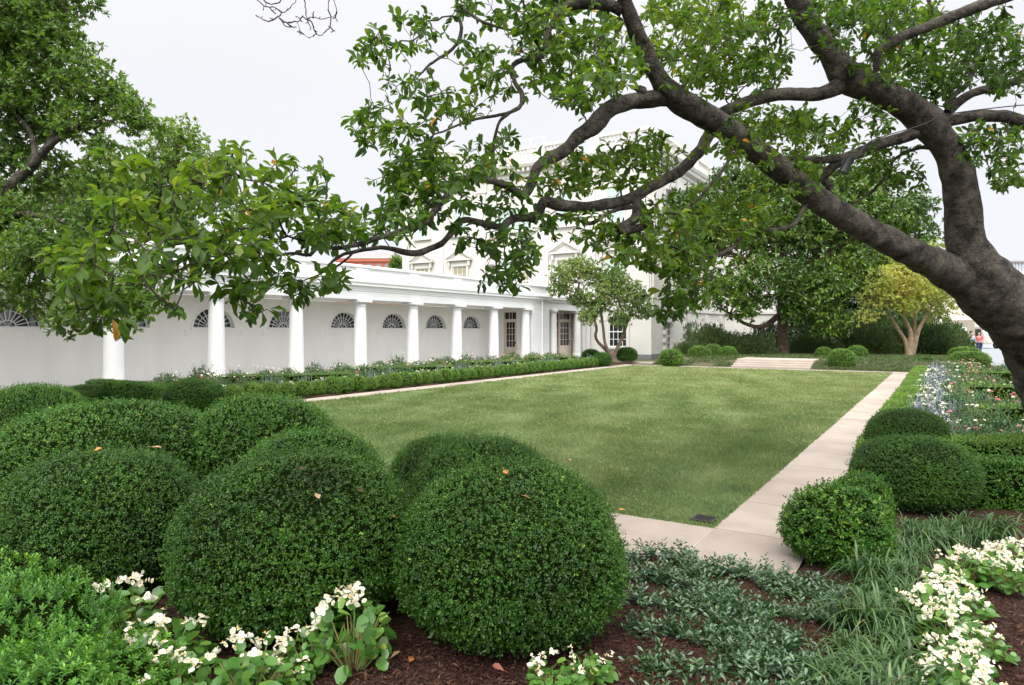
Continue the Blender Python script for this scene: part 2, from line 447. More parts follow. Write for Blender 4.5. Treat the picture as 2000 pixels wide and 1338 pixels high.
M['edging'] = surf('leafy_edging', (.035, .055, .018), (.1, .07, .04), 5, .9, 1.0, 40)

# ------------------------------------------------------------------ ground, lawn, paths (the setting)
LX0, LX1, LY0, LY1 = -14.1, -1.85, 6.56, 34.6     # the lawn
PN, PS, PF, PE = -14.85, -0.97, 5.45, 35.55       # outer edges of the paths: north, south, near, far

def sheet(name, x0, x1, y0, y1, z, mat, kind='structure'):
    me = make_mesh(name, [(x0, y0, z), (x1, y0, z), (x1, y1, z), (x0, y1, z)], [np.array([[0, 1, 2, 3]])], mat)
    return tag(link(name, me), kind=kind)
def height(x, y):
    return .025 + .018 * np.sin(3.1 * x + 1.3 * y) + .014 * np.sin(5.3 * y - 2.2 * x + 1) + .008 * np.sin(11 * x + 9 * y)
def bed(name, x0, x1, y0, y1, z, mat, res=.12, amp=1):
    nx, ny = max(2, int((x1 - x0) / res)), max(2, int((y1 - y0) / res))
    X, Y = np.meshgrid(np.linspace(x0, x1, nx), np.linspace(y0, y1, ny))
    Z = z + amp * height(X, Y)
    i = np.arange(ny - 1)[:, None] * nx; j = np.arange(nx - 1)[None]
    F = np.stack([i + j, i + j + 1, i + nx + j + 1, i + nx + j], -1).reshape(-1, 4)
    me = make_mesh(name, np.stack([X, Y, Z], -1).reshape(-1, 3), [F], mat, smooth=True)
    return tag(link(name, me), kind='structure')

sheet('ground', -900, 900, -200, 1600, -.06, M['far_grass'])
sheet('lawn', LX0, LX1, LY0, LY1, 0.0, M['turf'])
bed('planting_bed', -22, 9, -3, PF - .02, -.01, M['mulch'], .1)
bed('side_bed', PS + .02, 6.2, PF, 44, -.01, M['mulch'], .15)
bed('side_bed', -20.1, PN - .02, PF, PE + 2, -.01, M['mulch'], .2)
sheet('terrace', -24.2, -20.1, 2, 43.9, .12, M['floor'])
gp = GB((0, 0, 0), (1, 0, 0), (0, 1, 0))
gp.cur = 1
gp.add([(PN, PF, .0025), (PS, PF, .0025), (PS, LY0, .0025), (PN, LY0, .0025)], [(0, 1, 2, 3)]); gp.add([(PN, LY1, .0025), (PS, LY1, .0025), (PS, PE, .0025), (PN, PE, .0025)], [(0, 1, 2, 3)]); gp.add([(PN, LY0, .0025), (LX0, LY0, .0025), (LX0, LY1, .0025), (PN, LY1, .0025)], [(0, 1, 2, 3)]); gp.add([(LX1, LY0, .0025), (PS, LY0, .0025), (PS, LY1, .0025), (LX1, LY1, .0025)], [(0, 1, 2, 3)])
gp.cur = 0
gap = .006
srnd = random.Random(3)
def slab(x0, x1, y0, y1):
    gp.cur = srnd.choice((0, 0, 2, 3))
    gp.box(x0 + gap, x1 - gap, y0 + gap, y1 - gap, -.029, .006)
sy = [LY0 + 1.22 * k for k in range(24)]
sy = [y for y in sy if y < PE - .3] + [PE]
for a, b in zip(sy[:-1], sy[1:]):
    slab(LX1, PS, a, b); slab(PN, LX0, a, b)
slab(LX1, PS, PF, LY0)
xs = [LX1 - 1.3 * k for k in range(11) if LX1 - 1.3 * k > PN + .3] + [PN]
for a, b in zip(xs[1:], xs[:-1]):
    slab(a, b, PF, LY0); slab(max(a, LX0), min(b, LX1), LY1, PE)
tag(gp.build('stone_path', [M['path'], M['mortar'], M['path_dark'], M['path_pale']]), kind='structure')

# banks either side of the far steps, and the upper terrace lawn behind them
def bank(name, x0, x1):
    prof = [(PE + .02, -.04), (PE + .02, .02), (PE + .8, .12), (PE + 2.0, .39), (PE + 2.0, -.04)]
    g = GB((0, 0, 0), (1, 0, 0), (0, 1, 0)); g.extr(prof, x0, x1)
    return tag(g.build(name, M['edging'], smooth=False), kind='structure')
SX0, SX1 = -9.15, -5.4
bank('bank', -13.5, SX0 - .01); bank('bank', SX1 + .01, PS - .1)
g = GB((0, 0, 0), (1, 0, 0), (0, 1, 0))
for k in range(4):
    y0 = PE + .12 + .38 * k
    g.box(SX0, SX1, y0, PE + 3.4, .1 * k + .003, .1 * (k + 1))
M['step'] = surf('pale_step_stone', (.33, .275, .235), (.41, .35, .3), 1.8, .75, .12, 90)
o = g.build('garden_steps', M['step'], bevel=.012)
tag(o, 'broad low flight of pale limestone steps at the far end of the lawn', 'steps')
gt = GB((0, 0, 0), (1, 0, 0), (0, 1, 0)); gt.box(-13.5, 1.5, PE + 2.01, 80, -.05, .385)
tag(gt.build('upper_ground', M['far_grass']), kind='structure')
sheet('driveway', 2.0, 60, 44.2, 200, -.02, M['road'])
g = GB((0, 0, 0), (1, 0, 0), (0, 1, 0))
sheet('side_walk', -20, -13.5, 37.5, 40.2, -.03, M['path'])

# ------------------------------------------------------------------ leaf machinery
SH_QUAD = (np.array([(0, 0, 0), (.5, -.5, .07), (1, 0, -.04), (.5, .5, .07)]), [np.array([[0, 1, 2, 3]])])
SH_OBOV = (np.array([(0, 0, 0), (.35, 0, -.05), (.7, 0, -.06), (1, 0, -.14), (.3, -.25, .02), (.62, -.5, .05), (.88, -.33, -.02), (.3, .25, .02), (.62, .5, .05), (.88, .33, -.02)]),
           [np.array([[0, 1, 4, 4], [0, 7, 1, 1]])[:, :3], np.array([[1, 2, 5, 4], [2, 3, 6, 5], [1, 7, 8, 2], [2, 8, 9, 3]])])
SH_CURL = (SH_OBOV[0] * [1, .86, 1] + np.array([(0, 0, 0), (0, .05, -.03), (0, .08, -.12), (0, .14, -.3), (0, .02, .05), (0, .06, .06), (0, .1, -.1), (0, .03, -.02), (0, .08, -.02), (0, .12, -.22)]), SH_OBOV[1])
SH_ROUND = (np.array([(0, 0, 0), (.15, -.4, .06), (.5, -.55, .1), (.9, -.35, .08), (1, 0, .02), (.9, .35, .08), (.5, .55, .1), (.15, .4, .06), (.5, 0, -.03)]),
            [np.array([[0, 8, 1], [1, 8, 2], [2, 8, 3], [3, 8, 4], [4, 8, 5], [5, 8, 6], [6, 8, 7], [7, 8, 0]])])
def leaf_geo(P, D, N, L, Wd, shape, off=0):
    sv, sf = shape
    D = norm(D); S = norm(np.cross(D, N)); N2 = np.cross(S, D)
    L = np.broadcast_to(np.asarray(L, float), (len(P),)); Wd = np.broadcast_to(np.asarray(Wd, float), (len(P),))
    V = P[:, None] + sv[None, :, :1] * (L[:, None, None] * D[:, None]) + sv[None, :, 1:2] * (Wd[:, None, None] * S[:, None]) + sv[None, :, 2:3] * (L[:, None, None] * N2[:, None])
    k = len(sv); base = off + np.arange(len(P)) * k
    F = [(base[:, None, None] + f[None]).reshape(-1, f.shape[1]) for f in sf]
    return V.reshape(-1, 3), F
def rand_dir(rng, n):
    return norm(rng.normal(size=(n, 3)))

class LM:
    "several vertex/face batches joined into one foliage mesh"
    def __init__(s): s.V, s.F, s.T, s.I, s.n = [], [], [], [], 0
    def raw(s, V, F, mi=0, tint=0.3):
        s.V.append(V); s.T.append(np.full(len(V), tint) if np.isscalar(tint) else tint)
        for f in F: s.F.append(np.asarray(f) + s.n); s.I.append(mi)
        s.n += len(V)
    def leaves(s, P, D, N, L, Wd, shape, tint, mi=0):
        V, F = leaf_geo(P, D, N, L, Wd, shape)
        s.raw(V, F, mi, np.repeat(tint, len(shape[0])))
    def mesh(s, name, mats, smooth=False):
        return make_mesh(name, np.concatenate(s.V), s.F, mats, s.I, np.concatenate(s.T), smooth)

# ---- clipped boxwood
def sin_noise(rng, p, f0, f1, k=8):
    out = np.zeros(len(p))
    for _ in range(k):
        d = rng.normal(size=3); d /= np.linalg.norm(d)
        out += np.sin(p @ d * rng.uniform(f0, f1) + rng.uniform(0, 6.28))
    return out / math.sqrt(k)

def dome_point(a, ph, r, H, zc):
    rad = r * np.abs(np.sin(a)) ** .88
    z = np.where(a < PI / 2, zc + (H - zc) * np.abs(np.cos(a)) ** .95, zc - zc * np.abs(np.cos(a)) ** .9)
    return np.stack([rad * np.cos(ph), rad * np.sin(ph), z], -1)

def dome_mesh(name, r, H, shoots, leafL, mats, seed, per=7, rough=1.0, zc=None, amax=2.55, wob=.03, newg=.02):
    rng = np.random.default_rng(seed)
    zc = zc or .45 * H
    a = np.arccos(1 - rng.random(shoots * 2) * (1 - math.cos(amax)))[:shoots]
    ph = rng.uniform(0, 2 * PI, shoots)
    P = dome_point(a, ph, r, H, zc)
    def lump(p):
        rs = np.random.default_rng(seed + 99)
        return 1 + wob * sin_noise(rs, p / r, 2.2, 6, 7) + .010 * sin_noise(rs, p / r, 12, 26, 7)
    c = np.array([0, 0, zc])
    P = c + (P - c) * lump(P)[:, None]
    N = norm((P - c) / np.array([r * r, r * r, (H - zc) ** 2]))
    depth = rng.random(shoots) ** 1.5 * .085 * rough
    P = P - N * depth[:, None] + N * (rng.random(shoots) ** 7)[:, None] * .06 * rough
    m = LM()
    tint0 = np.clip(.42 + .17 * sin_noise(rng, P / r, 3, 9) + rng.normal(0, .12, shoots), 0, .93)
    tint0 = np.where(rng.random(shoots) < newg * (N[:, 2] > .1), rng.uniform(.94, 1, shoots), tint0)
    ax = norm(N + .75 * rng.normal(size=(shoots, 3)) * .6 + np.array([0, 0, .25]))
    for k in range(per):
        t = k / per
        Dv = norm(ax * (.35 + .6 * t) + rand_dir(rng, shoots) * .95)
        Nv = norm(N + .9 * rng.normal(size=(shoots, 3)) * .55 + np.array([0, 0, .3]))
        base = P + ax * (leafL * 1.5 * t) + rng.normal(size=(shoots, 3)) * leafL * .2
        Lk = leafL * rng.uniform(.55, 1.3, shoots) * (1 + .25 * (N[:, 2] < -.05))
        m.leaves(base, Dv, Nv, Lk, Lk * .56, SH_QUAD, np.clip(tint0 + rng.normal(0, .05, shoots), 0, 1))
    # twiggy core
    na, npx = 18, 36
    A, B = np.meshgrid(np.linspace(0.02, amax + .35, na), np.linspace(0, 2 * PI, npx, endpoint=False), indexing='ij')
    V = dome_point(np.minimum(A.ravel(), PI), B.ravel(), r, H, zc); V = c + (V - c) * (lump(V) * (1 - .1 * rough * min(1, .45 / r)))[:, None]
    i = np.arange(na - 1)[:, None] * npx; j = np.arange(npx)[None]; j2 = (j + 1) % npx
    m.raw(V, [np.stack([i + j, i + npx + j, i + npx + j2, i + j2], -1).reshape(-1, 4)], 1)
    return m.mesh(name, mats)

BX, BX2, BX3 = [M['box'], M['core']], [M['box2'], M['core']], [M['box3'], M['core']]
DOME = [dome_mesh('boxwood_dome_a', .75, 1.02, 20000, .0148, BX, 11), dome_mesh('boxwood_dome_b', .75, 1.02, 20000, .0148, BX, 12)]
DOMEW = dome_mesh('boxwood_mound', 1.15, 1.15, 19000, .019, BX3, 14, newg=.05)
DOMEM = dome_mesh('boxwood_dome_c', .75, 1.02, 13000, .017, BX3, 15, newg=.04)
def dome(me, px, py_top, d, wpx, label, r0=.75, H0=1.02, rz=0, group='clipped boxwood domes around the corner of the lawn', z0=0.0, H=None, k=None):
    "px centre, py of the crest, d distance, wpx width in photo pixels"
    cx = (px - 1000) / FPX
    r = .5 * wpx * d / FPX / math.sqrt(1 + cx * cx * (k if k is not None else 1.0))
    p = W(px, HOR, d)
    Hh = H or (CAMH - (py_top - HOR) * (d + .1) / FPX)
    o = link('boxwood_dome', me, None, (p[0], p[1], z0), (0, 0, rz), (r / r0, r / r0, (Hh - z0) / H0))
    return tag(o, label, 'shrub', group)
dome(DOME[0], 996, 901, 4.32, 436, 'large dark boxwood dome right of the others, beside the corner of the stone path', rz=.3)
dome(DOME[1], 582, 881, 4.52, 474, 'large dark boxwood dome at the front, between the tall begonia and the left dome', rz=1.0)
dome(DOME[0], 195, 877, 5.0, 440, 'large dark boxwood dome at the front left, behind the bright azalea', rz=2.2)
dome(DOMEW, 212, 783, 7.2, 495, 'widest low boxwood mound at the left, behind the front left dome', r0=1.15, H0=1.15, rz=.4)
dome(DOMEW, 62, 750, 9.6, 245, 'pale green boxwood mound at the left edge under the colonnade wall', r0=1.15, H0=1.15, rz=2.4)
dome(DOMEM, 520, 771, 7.5, 300, 'olive tinged boxwood dome standing behind the two front domes beside the lawn', rz=.9)
dome(DOMEM, 608, 836, 6.2, 300, 'low dark boxwood dome squeezed between the front centre dome and the olive tinged one', rz=2.9)
dome(DOME[1], 858, 851, 6.35, 205, 'small dark boxwood dome half hidden at the near edge of the lawn', rz=1.8)
dome(DOME[0], 945, 853, 5.65, 300, 'dark boxwood dome directly behind the large right hand one', rz=4.2)
dome(DOMEM, 379, 739, 16.0, 124, 'dark round boxwood at the near corner of the north rose bed', rz=.2)
dome(DOME[1], 172, 750, 17.5, 95, 'small dark boxwood just left of the hedge by the first column', rz=1.2)
dome(DOME[1], 1785, 850, 7.35, 262, 'broad dark boxwood dome beside the south path, nearer of the pair', rz=.5)
dome(DOME[0], 1772, 797, 9.4, 178, 'broad dark boxwood dome beside the south path, farther of the pair', rz=2.5)

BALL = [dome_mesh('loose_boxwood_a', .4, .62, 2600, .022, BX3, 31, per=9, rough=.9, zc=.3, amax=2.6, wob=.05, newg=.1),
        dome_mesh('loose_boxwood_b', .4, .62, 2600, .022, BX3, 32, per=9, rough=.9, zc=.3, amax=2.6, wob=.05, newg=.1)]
dome(BALL[0], 1633, 950, 5.6, 208, 'bushy bright boxwood ball at the corner of the stone path', r0=.4, H0=.62, group='loose boxwood balls by the path corner')
dome(BALL[1], 1682, 921, 6.2, 125, 'bushy boxwood ball tucked behind the one at the path corner', r0=.4, H0=.62, group='loose boxwood balls by the path corner', rz=2)

HB = [dome_mesh('hedge_ball_%s' % 'abc'[i], .255, .44, 1700, .022, BX2, 41 + i, per=7, rough=.6, zc=.2, amax=2.7, wob=.045, newg=.08) for i in range(3)]
rr = random.Random(5)
k = 0
y = 11.0
while y < 34.4:
    k += 1
    s = rr.uniform(.92, 1.1)
    o = link('boxwood_ball', HB[k % 3], None, (-15.36 + rr.uniform(-.03, .03), y, 0), (0, 0, rr.uniform(0, 6)), (s, s, s * rr.uniform(.95, 1.06)))
    tag(o, 'clipped boxwood ball edging the north rose bed, %s counting from the dark round boxwood' % ordn(k), 'shrub', 'boxwood balls along the north path')
    y += .545 * rr.uniform(.95, 1.05)

# light clipped balls round the far steps
FB = [dome_mesh('far_ball_%s' % 'ab'[i], .6, 1.0, 3600, .03, BX2, 51 + i, per=6, rough=.7, zc=.45, amax=2.7, wob=.02, newg=.05) for i in range(2)]
def fball(i, px, ytop, ybot, w, label, z0=0.0, mesh=None, group='clipped boxwood balls round the far steps'):
    d = FPX * (CAMH - z0) / (ybot - HOR) + .3
    H = CAMH - (ytop - HOR) * d / FPX
    return dome(mesh or FB[i % 2], px, ytop, d, w, label, r0=.6, H0=1.0, rz=i * 1.3, group=group, z0=z0, H=H, k=.4)
fball(0, 1311, 682, 716, 46, 'clipped boxwood ball standing alone on the far path left of the steps')
fball(1, 1366, 676, 707, 44, 'clipped boxwood ball on the bank left of the steps, middle of three', .12)
fball(2, 1393, 672, 702, 34, 'clipped boxwood ball on the bank left of the steps, set behind two others', .2)
fball(3, 1421, 677, 706, 38, 'clipped boxwood ball nearest to the left end of the steps', .15)
fball(4, 1609, 678, 706, 33, 'clipped boxwood ball nearest to the right end of the steps', .15)
fball(5, 1644, 682, 722, 54, 'clipped boxwood ball right of the steps, frontmost and biggest there')
fball(6, 1674, 675, 709, 40, 'clipped boxwood ball on the bank, right of the biggest one', .1)
FD = dome_mesh('far_dark_dome', .6, 1.0, 3600, .03, BX3, 57, per=6, rough=.7, zc=.45, amax=2.7, wob=.02)
fball(7, 1224, 678, 706, 41, 'dark clipped boxwood dome under the mansion wall by the small tree', 0, FD, 'dark boxwoods near the mansion corner')
fball(8, 1154, 682, 705, 36, 'dark clipped boxwood behind the far end of the ball hedge', 0, FD, 'dark boxwoods near the mansion corner')
fball(9, 1176, 688, 716, 36, 'dark clipped boxwood at the far end of the ball hedge', 0, FD, 'dark boxwoods near the mansion corner')
fball(10, 1809, 697, 722, 38, 'small round boxwood at the far end of the south rose bed', 0, FD, 'boxwoods at the far end of the south bed')
fball(11, 1884, 678, 712, 62, 'boxwood dome at the far end of the south bed, rear one of two', 0, None, 'boxwoods at the far end of the south bed')
fball(12, 1893, 686, 722, 76, 'boxwood dome at the far end of the south bed, front one of two', 0, None, 'boxwoods at the far end of the south bed')

# ---- straight clipped hedges
def hedge_mesh(name, lx, ly, h, dens, leafL, mats, seed, per=6, wob=.03):
    rng = np.random.default_rng(seed)
    areas = np.array([lx * ly, 2 * lx * h, 2 * ly * h]); n = int(dens * areas.sum())
    which = rng.choice(3, n, p=areas / areas.sum())
    u, v = rng.random(n), rng.random(n); sg = np.where(rng.random(n) < .5, -1, 1)
    P = np.where((which == 0)[:, None], np.stack([(u - .5) * lx, (v - .5) * ly, np.full(n, h)], -1),
        np.where((which == 1)[:, None], np.stack([(u - .5) * lx, sg * ly / 2, v * h], -1), np.stack([sg * lx / 2, (u - .5) * ly, v * h], -1)))
    N = np.where((which == 0)[:, None], np.array([0, 0, 1.]), np.where((which == 1)[:, None], np.stack([0 * u, sg, 0 * u], -1), np.stack([sg, 0 * u, 0 * u], -1)))
    # round the top edges
    top = np.clip((P[:, 2] - (h - .1)) / .1, 0, 1)
    P[:, 1] *= 1 - .16 * top ** 2 * min(1, .3 / ly); P[:, 0] *= 1 - .1 * top ** 2 * min(1, .3 / lx)
    P = P + N * (wob * sin_noise(rng, P, 4, 11))[:, None]
    P = P - N * (rng.random(n) ** 1.5)[:, None] * .05 + N * (rng.random(n) ** 4)[:, None] * .03
    tint0 = np.clip(.45 + .16 * sin_noise(rng, P, 3, 9) + rng.normal(0, .12, n) + .2 * (N[:, 2] > .5) * rng.random(n), 0, 1)
    ax = norm(N + .5 * rng.normal(size=(n, 3)) + np.array([0, 0, .4]))
    m = LM()
    for k in range(per):
        t = k / per
        Lk = leafL * rng.uniform(.75, 1.25, n)
        m.leaves(P + ax * leafL * 1.5 * t, norm(ax * (.3 + .6 * t) + rand_dir(rng, n) * .9), norm(N + .5 * rng.normal(size=(n, 3)) + [0, 0, .3]), Lk, Lk * .56, SH_QUAD, np.clip(tint0 + rng.normal(0, .05, n), 0, 1))
    g = GB(); a, b = lx / 2 - .05, ly / 2 - .05
    V = np.array([(sx_ * a, sy_ * b, z) for z in (-.05, h - .05) for sx_, sy_ in ((-1, -1), (1, -1), (1, 1), (-1, 1))])
    m.raw(V, [np.array([(4, 5, 6, 7), (0, 1, 5, 4), (1, 2, 6, 5), (2, 3, 7, 6), (3, 0, 4, 7)])], 1)
    return m.mesh(name, mats)
def hedge(cx, cy, lx, ly, h, dens, leafL, mats, seed, label, rz=0, group=None, per=6):
    o = link('clipped_hedge', hedge_mesh('clipped_hedge', lx, ly, h, dens, leafL, mats, seed, per), None, (cx, cy, 0), (0, 0, rz))
    return tag(o, label, 'hedge', group)
hedge(-.76, 22.6, .48, 24.4, .33, 520, .026, BX2, 61, 'long low bright green hedge along the south path')
hedge(-17.2, 9.5, 3.8, .6, .56, 900, .026, BX3, 62, 'short clipped hedge at the near end of the north rose bed')
p = W(1952, HOR, 7.35); hedge(p[0] + .35, p[1], 1.5, .55, .52, 1500, .022, BX3, 63, 'clipped hedge at the right edge before the big trunk', rz=.1, per=7)
p = W(1925, HOR, 8.7); hedge(p[0], p[1], 1.1, .5, .5, 1300, .022, BX2, 64, 'brighter hedge piece between the boxwood dome and the big trunk', rz=.15, per=7)
# diamonds of low hedge inside the beds
def zig(px, py, side, lab, grp, x0, x1, y0, y1, h=.42):
    dx, dy = x1 - x0, y1 - y0
    L = math.hypot(dx, dy)
    hedge((x0 + x1) / 2, (y0 + y1) / 2, L, .3, h, 260, .034, BX2, int(abs(x0 * 100 + y0 * 7)), lab, rz=math.atan2(dy, dx), group=grp, per=5)
for i, yy in enumerate([14.5, 20.0, 25.5, 31.0]):
    zig(0, 0, 0, 'low bright hedge slanting through the north rose bed, %s from its near end' % ordn(i + 1), 'slanting hedges in the north rose bed', -19.0, -16.4, yy - 1.6, yy + 1.6, .5)
for i, yy in enumerate([14.2, 19.5, 26]):
    zig(0, 0, 0, 'low bright hedge crossing the south rose bed, %s from the big trunk' % ordn(i + 1), 'hedges crossing the south rose bed', .5, 3.4, yy, yy + 1.0, .6)

# ------------------------------------------------------------------ trees
def grow(skel, attr, step, rng, gnarl=.35, maxd=None):
    "skel: list of (points). Joins every attractor to the nearest node by a bent twig. Returns nodes, parents, tip ids"
    pos = [p for p in skel]; n0 = len(pos)
    cap = n0 + len(attr) * 40
    A = np.zeros((cap, 3)); A[:n0] = np.array(pos); par = np.full(cap, -1); n = n0
    dirs = np.zeros((cap, 3))
    d0 = np.array([np.min(np.sum((A[:n0] - a) ** 2, 1)) for a in attr])
    tips = np.zeros(len(attr), int)
    for ai in np.argsort(d0):
        a = attr[ai]
        dd = np.sum((A[:n] - a) ** 2, 1)
        j = int(np.argmin(dd)); dist = math.sqrt(dd[j])
        m = max(1, min(30, int(dist / step)))
        p0 = A[j].copy(); sag = rand_dir(rng, 1)[0] * dist * .16
        prev = j
        for q in range(1, m + 1):
            t = q / m
            x = p0 * (1 - t) + a * t + sag * 4 * t * (1 - t)
            if q < m: x = x + rng.normal(size=3) * step * gnarl
            A[n] = x; par[n] = prev; prev = n; n += 1
            if n >= cap: break
        tips[ai] = prev
    return A[:n], par[:n], tips, n0

def twig_mesh(A, par, n0, tipr, p=2.4, rmax=.05, seg=4):
    n = len(A); r = np.zeros(n); acc = np.zeros(n)
    for i in range(n - 1, n0 - 1, -1):
        r[i] = max(tipr, acc[i] ** (1 / p)) if acc[i] > 0 else tipr
        r[i] = min(r[i], rmax)
        if par[i] >= 0: acc[par[i]] += r[i] ** p
    ids = np.arange(n0, n); a, b = A[par[ids]], A[ids]
    rb = r[ids]; ra = np.where(par[ids] >= n0, np.minimum(r[par[ids]], rb * 1.35), rb * 1.3)
    T = norm(b - a + 1e-6); s = norm(np.cross(T, np.array([.3, .5, .8]))); u = np.cross(T, s)
    ang = np.linspace(0, 2 * PI, seg, endpoint=False)
    off = np.cos(ang)[None, :, None] * s[:, None] + np.sin(ang)[None, :, None] * u[:, None]
    V = np.concatenate([a[:, None] - T[:, None] * 0 + ra[:, None, None] * off, b[:, None] + T[:, None] * rb[:, None, None] * .6 + rb[:, None, None] * off], 1)
    base = np.arange(len(ids))[:, None] * 2 * seg; j = np.arange(seg)[None]; j2 = (j + 1) % seg
    F = np.stack([base + j, base + j2, base + seg + j2, base + seg + j], -1).reshape(-1, 4)
    return V.reshape(-1, 3), F

def limbs_mesh(limbs, step, seg, lump, rng, arc=False):
    "limbs: list of (n,4) arrays -> one mesh's arrays + skeleton nodes"
    V, F, n, nodes, al = [], [], 0, [], []
    for K in limbs:
        S = catmull(K, step)
        v, f = tube_arrays(S[:, :3], S[:, 3], seg, lump, rng)
        V.append(v); F.append(f + n); n += len(v)
        nodes.append(S[::4, :3])
        al.append(np.repeat(np.concatenate([[0], np.cumsum(np.linalg.norm(np.diff(S[:, :3], axis=0), axis=1))]) + 7.3 * len(al), seg))
    if arc: return np.concatenate(V), np.concatenate(F), np.concatenate(nodes), np.concatenate(al)
    return np.concatenate(V), np.concatenate(F), np.concatenate(nodes)

def rosettes(m, P, D, rng, per, L, ratio, shape, spread=1.0, tint_c=None, up=.7, mi=0):
    n = len(P)
    t0 = rng.beta(2.2, 2.6, n) if tint_c is None else tint_c
    for k in range(per):
        keep = rng.random(n) < .9
        ph = rng.uniform(0, 2 * PI, n)
        d = norm(D * rng.uniform(.1, .9, n)[:, None] + rand_dir(rng, n) * spread + np.array([0, 0, -.12]))
        N = norm(rng.normal(size=(n, 3)) * .55 + np.array([0, 0, up]))
        Lk = np.asarray(L) * rng.uniform(.65, 1.2, n)
        t = np.clip(t0 + rng.normal(0, .13, n), 0, .96)
        t = np.where(rng.random(n) < .005, rng.uniform(.975, 1, n), t)
        m.leaves((P + D * rng.uniform(-.5, .3, n)[:, None] * np.asarray(L).reshape(-1, 1) * .8)[keep], d[keep], N[keep], Lk[keep], Lk[keep] * ratio, shape, t[keep], mi)

def tree(name, label, cat, base, limbs, clumps, nattr, per, leafL, ratio, lmat, bmat, seed, step=.25, tipr=.006, shape=SH_QUAD, shell=.55, spread=1.0, seg=10, twigmax=.05, lump=.05, group=None, stretchz=.75, up=.7):
    rng = np.random.default_rng(seed)
    root = empty(name, tuple(base), label, cat, group)
    b = np.array(base)
    V, F, nodes = limbs_mesh(limbs, .15, seg, lump, rng)
    w = np.array([c[3] ** 2.2 for c in clumps]); w /= w.sum()
    idx = rng.choice(len(clumps), nattr, p=w)
    cc = np.array([c[:3] for c in clumps])[idx]; rad = np.array([c[3] for c in clumps])[idx]
    dv = rand_dir(rng, nattr); q = rng.random(nattr) ** shell
    att = cc + dv * (rad * q)[:, None] * np.array([1, 1, stretchz])
    att += rng.normal(size=att.shape) * rad[:, None] * .08
    A, par, tips, n0 = grow(nodes, att, step, rng)
    tv, tf = twig_mesh(A, par, n0, tipr, rmax=twigmax)
    link('trunk', make_mesh('trunk', V - b, [F], bmat, smooth=True), root)
    link('branches', make_mesh('branches', tv - b, [tf], bmat, smooth=True), root)
    D = norm(att - A[np.maximum(par[tips], 0)] + .0001)
    m = LM()
    tc_ = np.clip(.45 + .2 * sin_noise(rng, att - b, .8, 2.6) + rng.normal(0, .12, nattr), 0, .96)
    rosettes(m, att - b, D, rng, per, np.full(nattr, leafL), ratio, shape, spread, tc_, up)
    link('crown', m.mesh('crown', lmat), root)
    return root

def Lm(*pts):
    "limb from (px,py,d,width_px)"
    return np.array([[*W(a, b, d), .5 * w * d / FPX] for a, b, d, w in pts])
def Cl(*cl):
    return [(*W(a, b, d), r * d / FPX) for a, b, r, d in cl]

